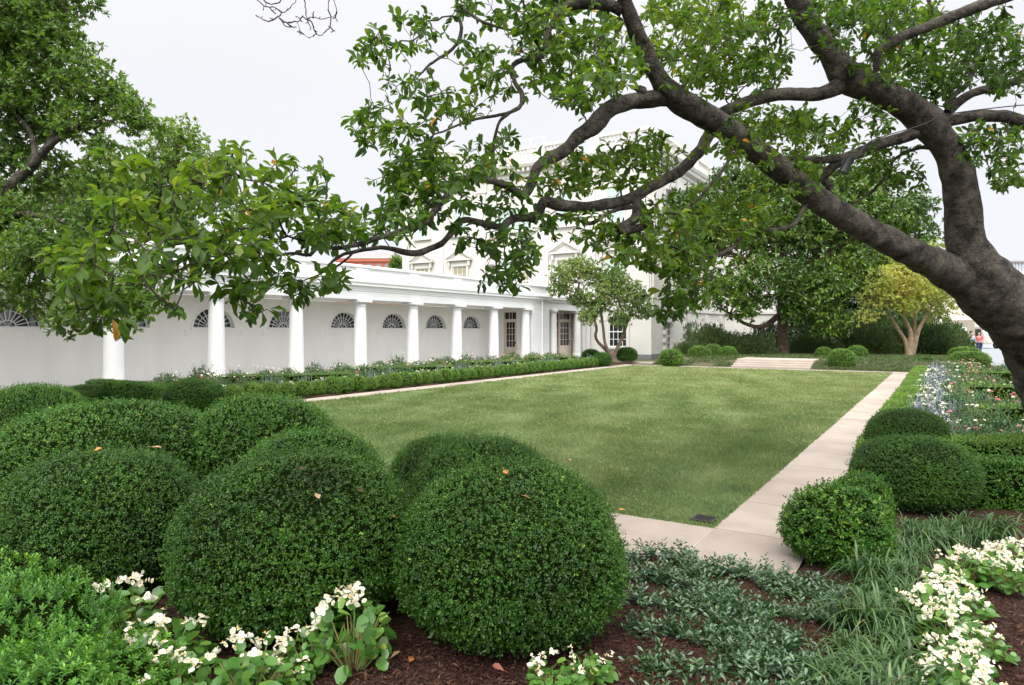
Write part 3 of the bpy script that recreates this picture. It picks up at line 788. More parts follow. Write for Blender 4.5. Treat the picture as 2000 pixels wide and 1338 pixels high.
# ---- the big leaning magnolia in the foreground
rng = np.random.default_rng(3)
big = [
    Lm((2112, 1010, 8.6, 215), (2104, 940, 8.55, 190), (2090, 850, 8.5, 168), (2074, 760, 8.4, 166), (2045, 690, 8.25, 156), (1990, 620, 8.05, 144), (1920, 552, 7.85, 136), (1888, 490, 7.75, 92), (1882, 440, 7.7, 78), (1873, 350, 7.6, 72), (1852, 290, 7.55, 62), (1806, 235, 7.45, 74), (1765, 205, 7.4, 62), (1718, 178, 7.3, 64), (1655, 150, 7.25, 72), (1622, 105, 7.2, 54), (1590, 65, 7.15, 50), (1562, 15, 7.1, 50), (1545, -40, 7.0, 46), (1528, -130, 6.8, 40), (1500, -260, 6.5, 30)),
    Lm((1950, 590, 7.95, 100), (1880, 545, 7.8, 104), (1800, 503, 7.6, 84), (1700, 452, 7.3, 72), (1600, 392, 7.0, 68), (1500, 312, 6.7, 68), (1400, 240, 6.35, 68), (1318, 190, 6.05, 66), (1285, 150, 5.95, 48), (1255, 88, 5.85, 46), (1226, 21, 5.7, 40), (1212, -30, 5.6, 38), (1190, -120, 5.4, 32), (1160, -240, 5.1, 24)),
    Lm((1312, 188, 6.05, 50), (1262, 194, 6.0, 44), (1215, 203, 5.9, 40), (1185, 218, 5.85, 44), (1164, 242, 5.8, 48), (1131, 267, 5.75, 36), (1100, 296, 5.65, 34), (1071, 309, 5.6, 30), (1050, 327, 5.5, 28), (1040, 355, 5.45, 27), (1022, 382, 5.35, 26), (987, 362, 5.25, 20), (938, 348, 5.1, 18), (899, 351, 5.0, 18), (882, 372, 4.9, 17), (861, 397, 4.75, 17), (829, 435, 4.55, 18), (783, 453, 4.35, 15), (720, 470, 4.1, 13), (668, 484, 3.9, 12), (623, 480, 3.75, 10), (605, 496, 3.7, 10), (578, 495, 3.62, 8), (539, 498, 3.5, 8), (503, 512, 3.42, 7), (462, 521, 3.33, 7), (429, 509, 3.25, 7), (369, 516, 3.15, 6), (345, 531, 3.1, 6), (309, 518, 3.03, 5), (273, 494, 2.97, 4)),
    Lm((1660, 155, 7.27, 60), (1605, 182, 7.2, 36), (1511, 186, 7.05, 33), (1440, 208, 6.95, 32), (1405, 226, 6.9, 30), (1385, 262, 6.85, 30), (1362, 300, 6.7, 30), (1325, 336, 6.5, 30), (1282, 358, 6.3, 30), (1229, 389, 6.1, 31), (1177, 400, 5.95, 29), (1130, 404, 5.8, 30), (1089, 400, 5.7, 34), (1061, 397, 5.6, 28), (1047, 421, 5.55, 22), (1001, 428, 5.4, 20), (973, 444, 5.3, 18), (910, 430, 5.1, 17), (889, 443, 5.0, 17), (861, 476, 4.85, 16), (804, 495, 4.6, 16), (762, 484, 4.45, 13), (720, 487, 4.25, 12), (671, 497, 4.05, 9), (640, 520, 3.95, 6)),
    Lm((1215, 22, 5.7, 36), (1190, 12, 5.7, 32), (1152, 7, 5.65, 28), (1105, 12, 5.6, 24), (1088, 28, 5.55, 18), (1068, 70, 5.5, 15), (1059, 109, 5.45, 14), (1019, 117, 5.4, 14), (1001, 134, 5.35, 13), (1005, 161, 5.3, 12), (1020, 184, 5.25, 12), (1013, 211, 5.2, 10), (976, 225, 5.15, 8), (931, 232, 5.05, 7), (875, 253, 4.95, 6), (847, 262, 4.9, 4)),
    Lm((1018, 205, 5.22, 8), (977, 236, 5.15, 8), (966, 281, 5.15, 8), (962, 337, 5.15, 6)),
    Lm((1110, 8, 5.62, 20), (1040, -20, 5.5, 16), (960, -18, 5.35, 12), (896, -5, 5.25, 9), (901, 53, 5.2, 9), (896, 81, 5.15, 9), (878, 102, 5.1, 8), (847, 121, 5.0, 7), (818, 147, 4.95, 5)),
    Lm((898, 10, 5.25, 8), (920, 28, 5.2, 8), (949, 46, 5.15, 8), (1001, 60, 5.1, 5)),
    Lm((1820, 245, 7.5, 34), (1848, 239, 7.5, 30), (1897, 228, 7.5, 30), (1967, 228, 7.5, 32), (2030, 248, 7.5, 34), (2120, 240, 7.6, 28), (2220, 200, 7.8, 20), (2330, 190, 8.0, 12), (2430, 140, 8.2, 4)),
    Lm((1850, 222, 7.55, 24), (1866, 205, 7.6, 24), (1897, 184, 7.65, 22), (1950, 168, 7.7, 22), (2010, 152, 7.8, 22), (2090, 130, 7.9, 18), (2180, 80, 8.1, 12), (2260, 50, 8.3, 4)),
    Lm((1853, 222, 7.6, 18), (1856, 192, 7.65, 16), (1888, 165, 7.75, 15), (1904, 123, 7.85, 14), (1904, 88, 7.9, 13), (1876, 53, 8.0, 12), (1827, 21, 8.1, 11), (1800, -30, 8.2, 8)),
    Lm((2010, 670, 8.15, 70), (2065, 570, 8.0, 62), (2140, 380, 7.6, 54), (2190, 180, 7.2, 50), (2185, 0, 6.8, 46), (2130, -60, 6.7, 44), (2030, -30, 6.75, 38), (1950, -2, 6.8, 33), (1897, 18, 6.8, 30), (1827, 46, 6.85, 27), (1757, 74, 6.9, 26), (1716, 100, 6.9, 27), (1712, 140, 6.95, 15)),
    Lm((1815, 245, 7.5, 34), (1781, 263, 7.45, 29), (1721, 281, 7.4, 28), (1669, 302, 7.35, 28), (1616, 312, 7.3, 19), (1570, 310, 7.25, 14), (1520, 308, 7.2, 8)),
    Lm((1650, 308, 7.33, 26), (1622, 330, 7.35, 24), (1605, 350, 7.4, 22), (1622, 366, 7.45, 26)),
    Lm((1835, 290, 7.5, 14), (1792, 289, 7.6, 9), (1750, 309, 7.7, 8), (1728, 344, 7.75, 8), (1697, 379, 7.8, 7), (1655, 402, 7.8, 4)),
    Lm((1590, 385, 6.95, 12), (1567, 411, 6.9, 11), (1553, 436, 6.85, 11), (1511, 450, 6.75, 11), (1468, 443, 6.65, 11), (1446, 464, 6.6, 10), (1430, 483, 6.5, 10), (1395, 500, 6.4, 9), (1346, 493, 6.2, 7), (1300, 477, 6.1, 4)),
    Lm((1430, 285, 6.45, 10), (1423, 312, 6.45, 9), (1412, 332, 6.4, 8), (1381, 369, 6.3, 8), (1335, 414, 6.2, 7), (1300, 416, 6.1, 5)),
    Lm((1245, 385, 6.15, 24), (1243, 402, 6.1, 24), (1240, 428, 6.05, 24), (1207, 450, 6.0, 27)),
    Lm((1215, 452, 6.0, 22), (1247, 446, 6.0, 22), (1276, 440, 6.0, 22)),
    Lm((1235, 405, 6.1, 12), (1198, 411, 5.95, 11), (1156, 436, 5.85, 10), (1117, 425, 5.75, 9), (1086, 417, 5.7, 6)),
    Lm((623, 480, 3.75, 7), (590, 470, 3.7, 7), (560, 462, 3.66, 6), (545, 430, 3.6, 6), (520, 412, 3.5, 5), (480, 408, 3.4, 5), (470, 370, 3.35, 4), (455, 335, 3.3, 3)),
    Lm((545, 430, 3.6, 5), (500, 445, 3.5, 5), (440, 450, 3.35, 5), (380, 470, 3.2, 4), (330, 480, 3.1, 3)),
    Lm((345, 531, 3.1, 5), (300, 545, 3.0, 4), (250, 560, 2.95, 4), (200, 590, 2.9, 3)),
    Lm((690, 495, 3.95, 6), (660, 520, 3.9, 5), (620, 535, 3.85, 4), (590, 550, 3.8, 3)),
    Lm((1262, 194, 6.0, 12), (1255, 178, 5.95, 26), (1238, 172, 5.95, 10)),
]
bro = W(2100, 945, 8.55); bro = np.array([bro[0], bro[1], 0.0])
big = [np.hstack([k_[:, :3], k_[:, 3:] * (.83 if i_ == 0 else .69 if i_ < 2 else .74)]) for i_, k_ in enumerate(big)]
V, F, nodes, AL = limbs_mesh(big, .035, 28, .035, rng, True)
V = V + norm(rng.normal(size=3) + 0 * V) * (.005 * sin_noise(rng, V, 6, 22))[:, None] + np.stack([.004 * sin_noise(rng, V, 20, 60) for _ in range(3)], -1)
mag = empty('magnolia_tree', tuple(bro), 'huge leaning magnolia at the right edge whose crooked limbs cross the top of the view', 'tree')
link('trunk', make_mesh('trunk', V - bro, [F], M['bark'], tint=AL, smooth=True), mag)
# where the leaf clusters hang: px, py, half width, half height, distance, spread in distance, clusters
blobs = [
    (250, 345, 75, 60, 3.0, .2, 9), (460, 330, 120, 45, 3.4, .3, 20), (590, 345, 60, 30, 3.7, .2, 5), (420, 410, 190, 60, 3.3, .3, 34), (270, 440, 110, 60, 3.0, .2, 14),
    (590, 420, 100, 45, 3.75, .3, 20), (350, 490, 180, 40, 3.15, .3, 24), (520, 470, 120, 40, 3.55, .3, 16), (210, 540, 90, 55, 2.9, .2, 13), (190, 600, 60, 35, 2.85, .15, 7), (480, 560, 60, 30, 3.3, .2, 8), (600, 550, 65, 35, 3.7, .25, 14), (480, 600, 50, 20, 3.3, .15, 4), (330, 570, 60, 40, 3.0, .2, 6),
    (735, 250, 50, 40, 4.9, .3, 22), (720, 95, 45, 30, 5.0, .3, 14), (790, 60, 60, 50, 5.1, .4, 20), (775, 155, 40, 35, 5.0, .3, 9), (850, 205, 80, 45, 5.0, .3, 32), (790, 300, 60, 55, 4.9, .3, 34), (830, 350, 80, 40, 4.9, .4, 36), (770, 345, 50, 25, 4.8, .3, 10),
    (900, 310, 80, 40, 5.1, .4, 34), (960, 380, 110, 50, 5.2, .4, 44), (830, 400, 90, 40, 4.8, .3, 30), (770, 430, 70, 35, 4.4, .3, 18), (920, 460, 70, 30, 5.0, .3, 18), (985, 500, 75, 45, 5.2, .3, 36), (985, 545, 50, 25, 5.2, .2, 8), (1010, 300, 60, 40, 5.3, .3, 14),
    (930, 40, 70, 60, 5.3, .4, 18), (1000, 80, 60, 50, 5.4, .4, 20), (950, 150, 50, 40, 5.2, .3, 14), (990, 170, 40, 40, 5.2, .3, 8), (1080, 130, 60, 50, 5.9, .5, 24), (1120, 60, 90, 60, 6.2, .6, 46), (1050, 20, 80, 40, 5.9, .5, 28), (1150, 180, 70, 30, 6.0, .4, 20), (1200, 130, 70, 45, 5.7, .5, 22),
    (1350, 60, 120, 70, 7.0, .8, 80), (1330, 130, 80, 40, 6.8, .6, 34), (1450, 100, 90, 60, 7.3, .6, 50), (1470, 150, 70, 40, 7.3, .6, 30), (1420, 30, 120, 40, 7.2, .8, 50), (1390, 170, 50, 30, 7.0, .5, 14), (1430, 270, 70, 40, 6.9, .5, 24),
    (1520, 240, 90, 40, 7.2, .6, 40), (1590, 260, 90, 40, 7.4, .6, 40), (1690, 240, 60, 40, 7.5, .6, 20), (1680, 90, 90, 70, 7.6, .7, 60), (1760, 40, 90, 60, 7.8, .8, 60), (1760, 140, 80, 50, 7.9, .6, 46), (1850, 110, 80, 70, 8.0, .6, 60), (1930, 80, 70, 80, 8.0, .6, 66), (1970, 150, 40, 40, 8.0, .6, 20), (1820, 170, 50, 40, 7.9, .5, 18), (1690, 20, 120, 40, 7.4, .8, 50), (1590, 30, 60, 40, 7.3, .6, 14),
    (1930, 280, 70, 40, 7.6, .5, 34), (1960, 330, 35, 40, 7.6, .4, 18), (1740, 320, 60, 40, 7.8, .4, 20), (1780, 350, 40, 25, 7.8, .3, 8), (1690, 330, 50, 30, 7.7, .4, 12), (1540, 340, 80, 40, 7.2, .5, 24),
    (1190, 330, 90, 50, 6.3, .4, 36), (1270, 300, 70, 40, 6.5, .4, 22), (1110, 340, 50, 40, 6.0, .4, 14), (1220, 480, 60, 40, 6.0, .4, 26), (1300, 440, 60, 50, 6.2, .4, 30), (1350, 540, 55, 60, 6.2, .4, 44), (1310, 590, 30, 30, 6.1, .3, 12), (1320, 500, 60, 40, 6.2, .4, 26), (1420, 400, 80, 50, 6.6, .4, 32), (1480, 440, 60, 40, 6.7, .4, 16), (1150, 440, 60, 30, 5.8, .3, 14), (1060, 440, 50, 20, 5.6, .3, 8),
    (1180, 145, 60, 35, 3.6, .2, 7), (1130, 175, 40, 20, 3.7, .2, 4), (1235, 120, 30, 20, 3.6, .1, 3),
    # overhead, above the frame: the rest of the crown
    (560, 395, 120, 35, 3.6, .3, 14), (640, 450, 70, 30, 3.85, .2, 12), (690, 440, 60, 30, 4.2, .2, 10), (430, 505, 150, 30, 3.3, .2, 14), (160, 520, 60, 50, 2.9, .15, 8),
    (1000, -170, 260, 110, 5.6, .9, 60), (1400, -160, 300, 110, 6.6, 1.0, 60), (1800, -150, 260, 110, 7.2, 1.0, 60), (1300, -420, 420, 140, 5.6, 1.0, 60), (1800, -420, 350, 150, 6.2, 1.2, 50), (2150, 100, 110, 200, 7.8, 1.0, 50), (2330, 150, 150, 160, 8.1, .8, 60), (1250, -800, 500, 220, 4.6, 1.0, 50),
]
att, own = [], []
for bi, (bx, by, hw, hh, d, dd, n) in enumerate(blobs):
    n = int(n * (1.3 if d < 4.3 else .88 if d < 5.45 else 1.5))
    for _ in range(n):
        t, q = rng.uniform(0, 2 * PI), math.sqrt(rng.random())
        att.append(W(bx + hw * q * math.cos(t), by + hh * q * math.sin(t), d + rng.normal() * dd)); own.append(bi)
for _ in range(620):      # more crown added over the viewpoint, out of view, to shade the foreground
    q_ = np.array([rng.uniform(-5.5, 3.5), rng.uniform(-1.5, 5.0), rng.uniform(5.2, 7.4)])
    if (q_ - CAM) @ FWD * .75 < q_[2] - CAMH: att.append(q_)
nleaf = len(att)
for (bx, by, n, hw, hh, d) in ():          # bare twigs against the sky
    for _ in range(n):
        att.append(W(bx + rng.uniform(-hw, hw), by + rng.uniform(-hh, hh), d + rng.normal() * .1))
att = np.array(att)
extra = W(600, -22, 4.6); path_ = catmull(np.array([[*W(a_, b_, d_), .01] for a_, b_, d_ in ((960, -18, 5.35), (900, -52, 5.25), (850, -48, 5.1), (800, -88, 5.0), (740, -80, 4.85), (690, -98, 4.75), (640, -58, 4.65), (600, -22, 4.6))]), .06)[:, :3]; path_ = [q for q in path_ + rng.normal(size=path_.shape) * .006]
A, par, tips, n0 = grow(np.concatenate([nodes, np.array(path_)]), att, .05, rng, gnarl=.26)
tv, tf = twig_mesh(A, par, n0, .0022, p=2.5, rmax=.02, seg=5)
pv, pf = tube_arrays(np.array(path_), np.linspace(.014, .006, len(path_)), 6)
bare = [  # leafless twigs hanging against the sky
    ((1425, -6), (1470, 35), (1530, 42), (1565, 70), (1600, 55), (1640, 10), (1655, -30), (1690, -60)), ((1425, 88), (1490, 117), (1545, 95), (1566, 69)),
    ((1556, 104), (1600, 130), (1660, 120), (1682, 93), (1702, 106), (1740, 98), (1790, 106), (1855, 92), (1872, 66), (1855, 0), (1850, -60)), ((1692, -60), (1694, 0), (1700, 60), (1708, 102), (1728, 150), (1722, 168)),
    ((1832, -60), (1830, 0), (1824, 60), (1842, 96), (1834, 150), (1810, 176), (1788, 192), (1750, 194), (1722, 211), (1690, 190), (1666, 163), (1650, 121)), ((1708, 104), (1735, 128), (1745, 165), (1762, 192)), ((1600, 130), (1625, 152), (1648, 152)),
    ((1440, -40), (1475, 12), (1540, 22), (1560, 2), (1580, -30)), ((1500, 40), (1512, 62), (1530, 72)), ((1740, 98), (1738, 78), (1746, 66)), ((1680, 120), (1660, 100), (1645, 88)), ((1834, 150), (1852, 168), (1848, 176)), ((1560, 105), (1585, 142), (1612, 152)), ((1690, 190), (1668, 182), (1655, 178)), ((1872, 70), (1866, 96), (1850, 106))]
bv, bf = [], []
for ti, tw in enumerate(bare):
    S_ = catmull(np.array([[*W(a_ / 2.847, b_ / 2.847, 4.6 + .05 * math.sin(ti * 1.7 + 2.1 * k_)), .0042 - .0022 * min(1, k_ / 9)] for k_, (a_, b_) in enumerate(tw)]), .03)
    S_[:, :3] += rng.normal(size=(len(S_), 3)) * .0025; S_[:, 3] *= rng.uniform(.75, 1.35, len(S_))
    v_, f_ = tube_arrays(S_[:, :3], S_[:, 3], 5); bf.append(f_ + sum(len(q) for q in bv)); bv.append(v_)
    for k_ in range(2, len(S_), 4):
        e_ = S_[k_, :3] + rand_dir(rng, 1)[0] * rng.uniform(.012, .035)
        v_, f_ = tube_arrays(np.array([S_[k_, :3], e_]), np.array([.0022, .003]), 4); bf.append(f_ + sum(len(q) for q in bv)); bv.append(v_)
bv, bf = np.concatenate(bv), np.concatenate(bf)
link('branches', make_mesh('branches', np.concatenate([tv, pv, bv]) - bro, [np.concatenate([tf, pf + len(tv), bf + len(tv) + len(pv)])], M['bark'], smooth=True), mag)
m = LM()
Dt = norm(att - A[np.maximum(par[tips], 0)])[:nleaf]
dist = (att[:nleaf] - CAM) @ FWD
Ls = np.where(dist < 4.2, .074, np.where(dist < 5.5, .084, .094)) * rng.uniform(.8, 1.2, nleaf)
tcv = np.clip(.45 + .2 * sin_noise(rng, att[:nleaf], 1.2, 3.5) + rng.normal(0, .1, nleaf), 0, .95)
half = rng.random(nleaf) < .5
upv = np.where((dist < 4.2)[:, None], 1.25, .85)[:, 0]
for hv, shp in ((half, SH_OBOV), (~half, SH_CURL)):
    for far_, u_ in ((dist < 4.2, 1.25), (dist >= 4.2, .85)):
        q_ = hv & far_; rosettes(m, att[:nleaf][q_] - bro, Dt[q_], rng, 7, Ls[q_], .44, shp, .95, tcv[q_], up=u_)
# leaves along the last stretch of each twig
for hop in (1, 3):
    ids = tips[:nleaf].copy()
    for _ in range(hop): ids = np.where(par[ids] >= n0, par[ids], ids)
    sel = rng.random(nleaf) < .75
    pz = A[ids][sel]
    m.leaves(pz - bro, norm(rand_dir(rng, len(pz)) + np.array([0, 0, -.1])), norm(rng.normal(size=(len(pz), 3)) * .5 + [0, 0, .8]), Ls[sel] * .9, Ls[sel] * .43, SH_OBOV, np.clip(tcv[sel] + rng.normal(0, .12, len(pz)), 0, .97))
link('crown', m.mesh('crown', M['mag'], smooth=True), mag)

# slack black cable with a spotlight, tied along the limbs
g = GB()
cp = catmull(np.array([[*W(a, b, d), .006] for a, b, d in ((2080, 200, 7.2), (2000, 205, 7.2), (1900, 216, 7.2), (1842, 226, 7.15), (1795, 246, 7.05), (1740, 262, 7.05), (1700, 276, 7.05), (1678, 300, 7.0), (1664, 318, 7.0), (1655, 330, 7.0))]), .05)
g.tube(cp[:, :3], cp[:, 3], 6)
o = g.build('cable', M['iron']); tag(o, 'slack black cable running along the upper limbs of the leaning magnolia', 'cable')
p0, p1 = W(1662, 305, 7.0), W(1645, 338, 7.0)
sp = empty('spotlight', tuple(p0), 'small black spotlight hanging at the end of the cable in the magnolia', 'light')
g = GB(); ax = (p1 - p0)
g.tube([p0, p0 + ax * .2, p0 + ax * .22, p0 + ax * .8, p0 + ax], [.02, .022, .038, .045, .05], 14); g.build('housing', M['iron'], sp, smooth=True)
g = GB(); g.tube([p0 + ax * 1.001, p0 + ax * 1.02], [.043, .001], 14); g.build('lens', M['glass'], sp)
g = GB(); g.tube([p0 + ax * .5 + RGT * .052, p0 + RGT * .05 - ax * .2, p0 - RGT * .05 - ax * .2, p0 + ax * .5 - RGT * .052], .007, 6); g.build('bracket', M['iron'], sp)

# ---- left: broadleaf tree in front of the colonnade, and one behind it
lb = W(-90, HOR, 14.5); lb[2] = 0
tree('magnolia_tree', 'broad leafy tree at the left edge, hanging over the colonnade', 'tree', lb,
     [Lm((-90, 830, 14.5, 50), (-85, 700, 14.4, 42), (-60, 560, 14.2, 34), (-20, 430, 14, 26), (20, 365, 13.8, 21), (62, 325, 13.7, 19), (95, 285, 13.6, 14), (140, 255, 13.5, 9), (190, 225, 13.5, 5)),
      Lm((62, 325, 13.7, 15), (68, 295, 13.7, 11), (55, 250, 13.8, 8), (20, 215, 13.9, 6), (-20, 190, 14, 7)),
      Lm((-70, 590, 14.3, 34), (0, 540, 13.6, 20), (90, 520, 13, 13), (180, 540, 12.7, 8), (250, 575, 12.6, 5)),
      Lm((-40, 470, 14, 26), (30, 420, 13.4, 14), (110, 430, 13.1, 9), (190, 450, 13, 6)),
      Lm((95, 285, 13.6, 14), (130, 210, 13.8, 10), (110, 120, 14, 8), (70, 40, 14, 6)),
      Lm((-60, 560, 14.2, 32), (-130, 300, 14.5, 24), (-100, 60, 14.6, 16), (-40, -80, 14.6, 10))],
     Cl((25, 300, 60, 14.6), (110, 345, 65, 14.2), (10, 385, 60, 14.2), (190, 365, 60, 13.8), (60, 240, 60, 14.4), (20, 40, 110, 14), (100, 90, 85, 14), (170, 160, 75, 13.7), (240, 205, 52, 13.6), (40, 180, 95, 14), (150, 240, 55, 13.5), (265, 235, 40, 13.6), (10, 440, 80, 13.4), (110, 490, 95, 13), (40, 560, 80, 13), (190, 560, 80, 12.7), (265, 590, 55, 12.6), (290, 530, 45, 12.8), (130, 620, 45, 12.7), (235, 635, 32, 12.6), (200, 430, 70, 13.2), (-60, 100, 140, 14.5), (-120, 350, 120, 14.5), (60, -60, 130, 14.3), (310, 250, 30, 13.8), (200, 300, 45, 13.5)),
     6800, 9, .13, .48, M['ltree'], M['bark'], 21, step=.22, shell=.5, stretchz=.8)
lb = W(330, HOR, 29); lb[2] = 0
tree('broadleaf_tree', 'dense green tree rising behind the colonnade roof', 'tree', lb,
     [Lm((330, 720, 29, 24), (330, 500, 29, 18), (340, 380, 29, 12), (350, 270, 29, 5)), Lm((330, 470, 29, 12), (240, 400, 29, 8), (180, 360, 29, 4)), Lm((335, 420, 29, 10), (400, 360, 29, 5))],
     Cl((355, 265, 48, 29), (330, 310, 70, 29), (400, 320, 48, 29), (260, 350, 85, 29), (200, 400, 90, 30), (330, 390, 90, 29), (130, 400, 80, 30), (430, 380, 45, 29), (300, 450, 90, 29)),
     2600, 8, .22, .5, M['ltree'], M['bark3'], 22, step=.5, shell=.45, tipr=.01, twigmax=.12)
lb = W(120, HOR, 36); lb[2] = 0
tree('conifer_tree', 'dark tree behind the left end of the colonnade', 'tree', lb,
     [Lm((120, 720, 36, 18), (120, 500, 36, 14), (125, 380, 36, 6))], Cl((150, 420, 60, 36), (80, 430, 80, 36), (120, 380, 50, 36), (220, 440, 60, 36), (20, 440, 70, 36)),
     500, 6, .24, .5, M['dark'], M['bark3'], 23, step=.6, shell=.5, tipr=.012, twigmax=.12)

# ---- far end: evergreen magnolia, yellowing tree, small multi-stem tree, dark backing
mb = W(1530, HOR, 43); mb[2] = .3
ev = tree('evergreen_magnolia', 'tall glossy evergreen magnolia with a thick brown trunk behind the far steps', 'tree', mb,
     [Lm((1530, 700, 43, 26), (1529, 660, 43, 20), (1528, 600, 43, 19), (1530, 500, 43, 16), (1545, 400, 43, 9), (1560, 330, 43, 4)), Lm((1529, 610, 43, 13), (1490, 637, 42.2, 9), (1455, 632, 41.8, 7), (1430, 615, 41.6, 5), (1400, 600, 41.5, 3)), Lm((1530, 560, 43, 10), (1440, 500, 42, 7), (1360, 470, 41.5, 4)), Lm((1532, 540, 43, 10), (1640, 480, 42.5, 6), (1730, 420, 42.5, 3))],
     Cl((1530, 430, 120, 43), (1420, 440, 85, 42), (1640, 430, 110, 43), (1590, 350, 75, 43), (1720, 420, 70, 42.5), (1680, 360, 60, 43), (1500, 350, 70, 43), (1480, 545, 75, 41), (1360, 470, 55, 41.5), (1410, 570, 45, 41), (1590, 555, 75, 41), (1680, 530, 70, 41), (1560, 600, 45, 41), (1620, 630, 45, 40.5), (1450, 600, 35, 41), (1770, 460, 60, 42.5), (1350, 400, 55, 42), (1440, 360, 60, 43), (1790, 400, 40, 43)),
     8000, 9, .31, .45, M['everg'], M['bark3'], 31, step=.5, tipr=.012, twigmax=.12, shell=.42, lump=.03)
for k, (px, d, s, lab) in enumerate(((1690, 58, .95, 'dark evergreen rising right of and behind the glossy magnolia'), (1600, 64, .9, 'dark evergreen mass directly behind the glossy magnolia'), (1790, 62, .72, 'dark evergreen behind the yellowing tree'))):
    c = copy_tree(ev); p = W(px, HOR, d); c.location = (p[0], p[1], .0); c.scale = (s, s, s); c.rotation_euler = (0, 0, 1.1 + 1.7 * k); c['label'] = lab
    c['group'] = 'dark evergreens behind the far steps'
yb = W(1775, HOR, 39.5); yb[2] = 0.05
tree('yellowing_tree', 'small tree with yellow green leaves and pale forked stems at the far right corner', 'tree', yb,
     [Lm((1776, 712, 39.5, 22), (1776, 690, 39.5, 16), (1768, 665, 39.5, 8), (1752, 640, 39.5, 7), (1738, 615, 39.5, 5), (1725, 585, 39.5, 4)), Lm((1777, 690, 39.5, 14), (1778, 650, 39.3, 9), (1765, 615, 39.2, 6), (1760, 570, 39, 4)), Lm((1780, 690, 39.5, 15), (1792, 650, 39.3, 9), (1802, 630, 39.2, 7), (1820, 600, 39, 4), (1838, 575, 39, 3)), Lm((1782, 680, 39.6, 9), (1786, 640, 39.8, 7), (1785, 590, 40, 5), (1775, 540, 40, 3))],
     Cl((1765, 540, 65, 39.5), (1715, 580, 42, 39), (1800, 570, 55, 38.8), (1850, 590, 36, 39), (1690, 618, 24, 39), (1740, 510, 45, 40), (1810, 520, 45, 40), (1845, 545, 40, 39.5), (1845, 480, 22, 40), (1730, 545, 40, 38.5), (1800, 490, 30, 40), (1770, 600, 28, 38.5), (1830, 615, 25, 39)),
     2600, 8, .16, .5, M['yell'], M['bark2'], 33, step=.35, tipr=.008, twigmax=.06, shell=.45, lump=.03)
ob = W(1200, HOR, 41.0); ob[2] = 0.0
tree('magnolia_tree', 'small olive green tree with three slanting stems before the mansion wall', 'tree', ob,
     [Lm((1203, 706, 41, 12), (1190, 690, 41, 8), (1168, 668, 41, 6), (1163, 655, 41, 6), (1165, 640, 41, 5), (1155, 610, 41, 4), (1130, 560, 41, 3)), Lm((1200, 706, 41, 11), (1183, 675, 40.8, 6), (1178, 640, 40.8, 5), (1174, 610, 41, 5), (1170, 570, 41, 4)), Lm((1195, 706, 41, 12), (1202, 688, 41, 8), (1215, 660, 41, 7), (1224, 632, 41, 6), (1235, 600, 41, 4), (1240, 570, 41, 3))],
     Cl((1105, 535, 36, 41), (1090, 565, 24, 41), (1150, 530, 36, 41), (1165, 590, 36, 40.5), (1148, 618, 24, 40), (1225, 575, 42, 41), (1255, 605, 28, 41), (1215, 620, 28, 40.5), (1200, 540, 34, 41), (1130, 580, 26, 41), (1260, 580, 20, 41), (1130, 510, 22, 41), (1185, 560, 34, 40.5)),
     2300, 8, .165, .5, M['olive'], M['bark3'], 34, step=.35, tipr=.008, twigmax=.05, shell=.5, lump=.03)

# loose shrubs under the far trees
def shrub_mesh(name, n, mat, seed, leafL=.1):
    rng = np.random.default_rng(seed)
    m = LM()
    d = rand_dir(rng, n); d[:, 2] = np.abs(d[:, 2])
    P = d * (rng.random(n) ** .4)[:, None] * np.array([1, 1, 1.]); P *= (1 + .18 * sin_noise(rng, P, 3, 8))[:, None]
    t0 = np.clip(.4 + .2 * sin_noise(rng, P, 2, 6) + rng.normal(0, .15, n), 0, 1)
    for k in range(5):
        D = norm(d + rand_dir(rng, n) * .8 + [0, 0, .6])
        L = leafL * rng.uniform(.7, 1.3, n)
        m.leaves(P + rng.normal(size=(n, 3)) * .04, D, rand_dir(rng, n), L, L * .3, SH_QUAD, t0)
    return m.mesh(name, mat)
M['olive2'] = leaf_mat('dull_shrub_leaf', [(0, (.035, .065, .016)), (.6, (.075, .12, .03)), (1, (.15, .15, .055))], rough=.55, trans=.15)
SHR = [shrub_mesh('shrub_a', 1500, M['dark'], 71), shrub_mesh('shrub_b', 1500, M['dark'], 72), shrub_mesh('shrub_c', 1500, M['olive2'], 73)]
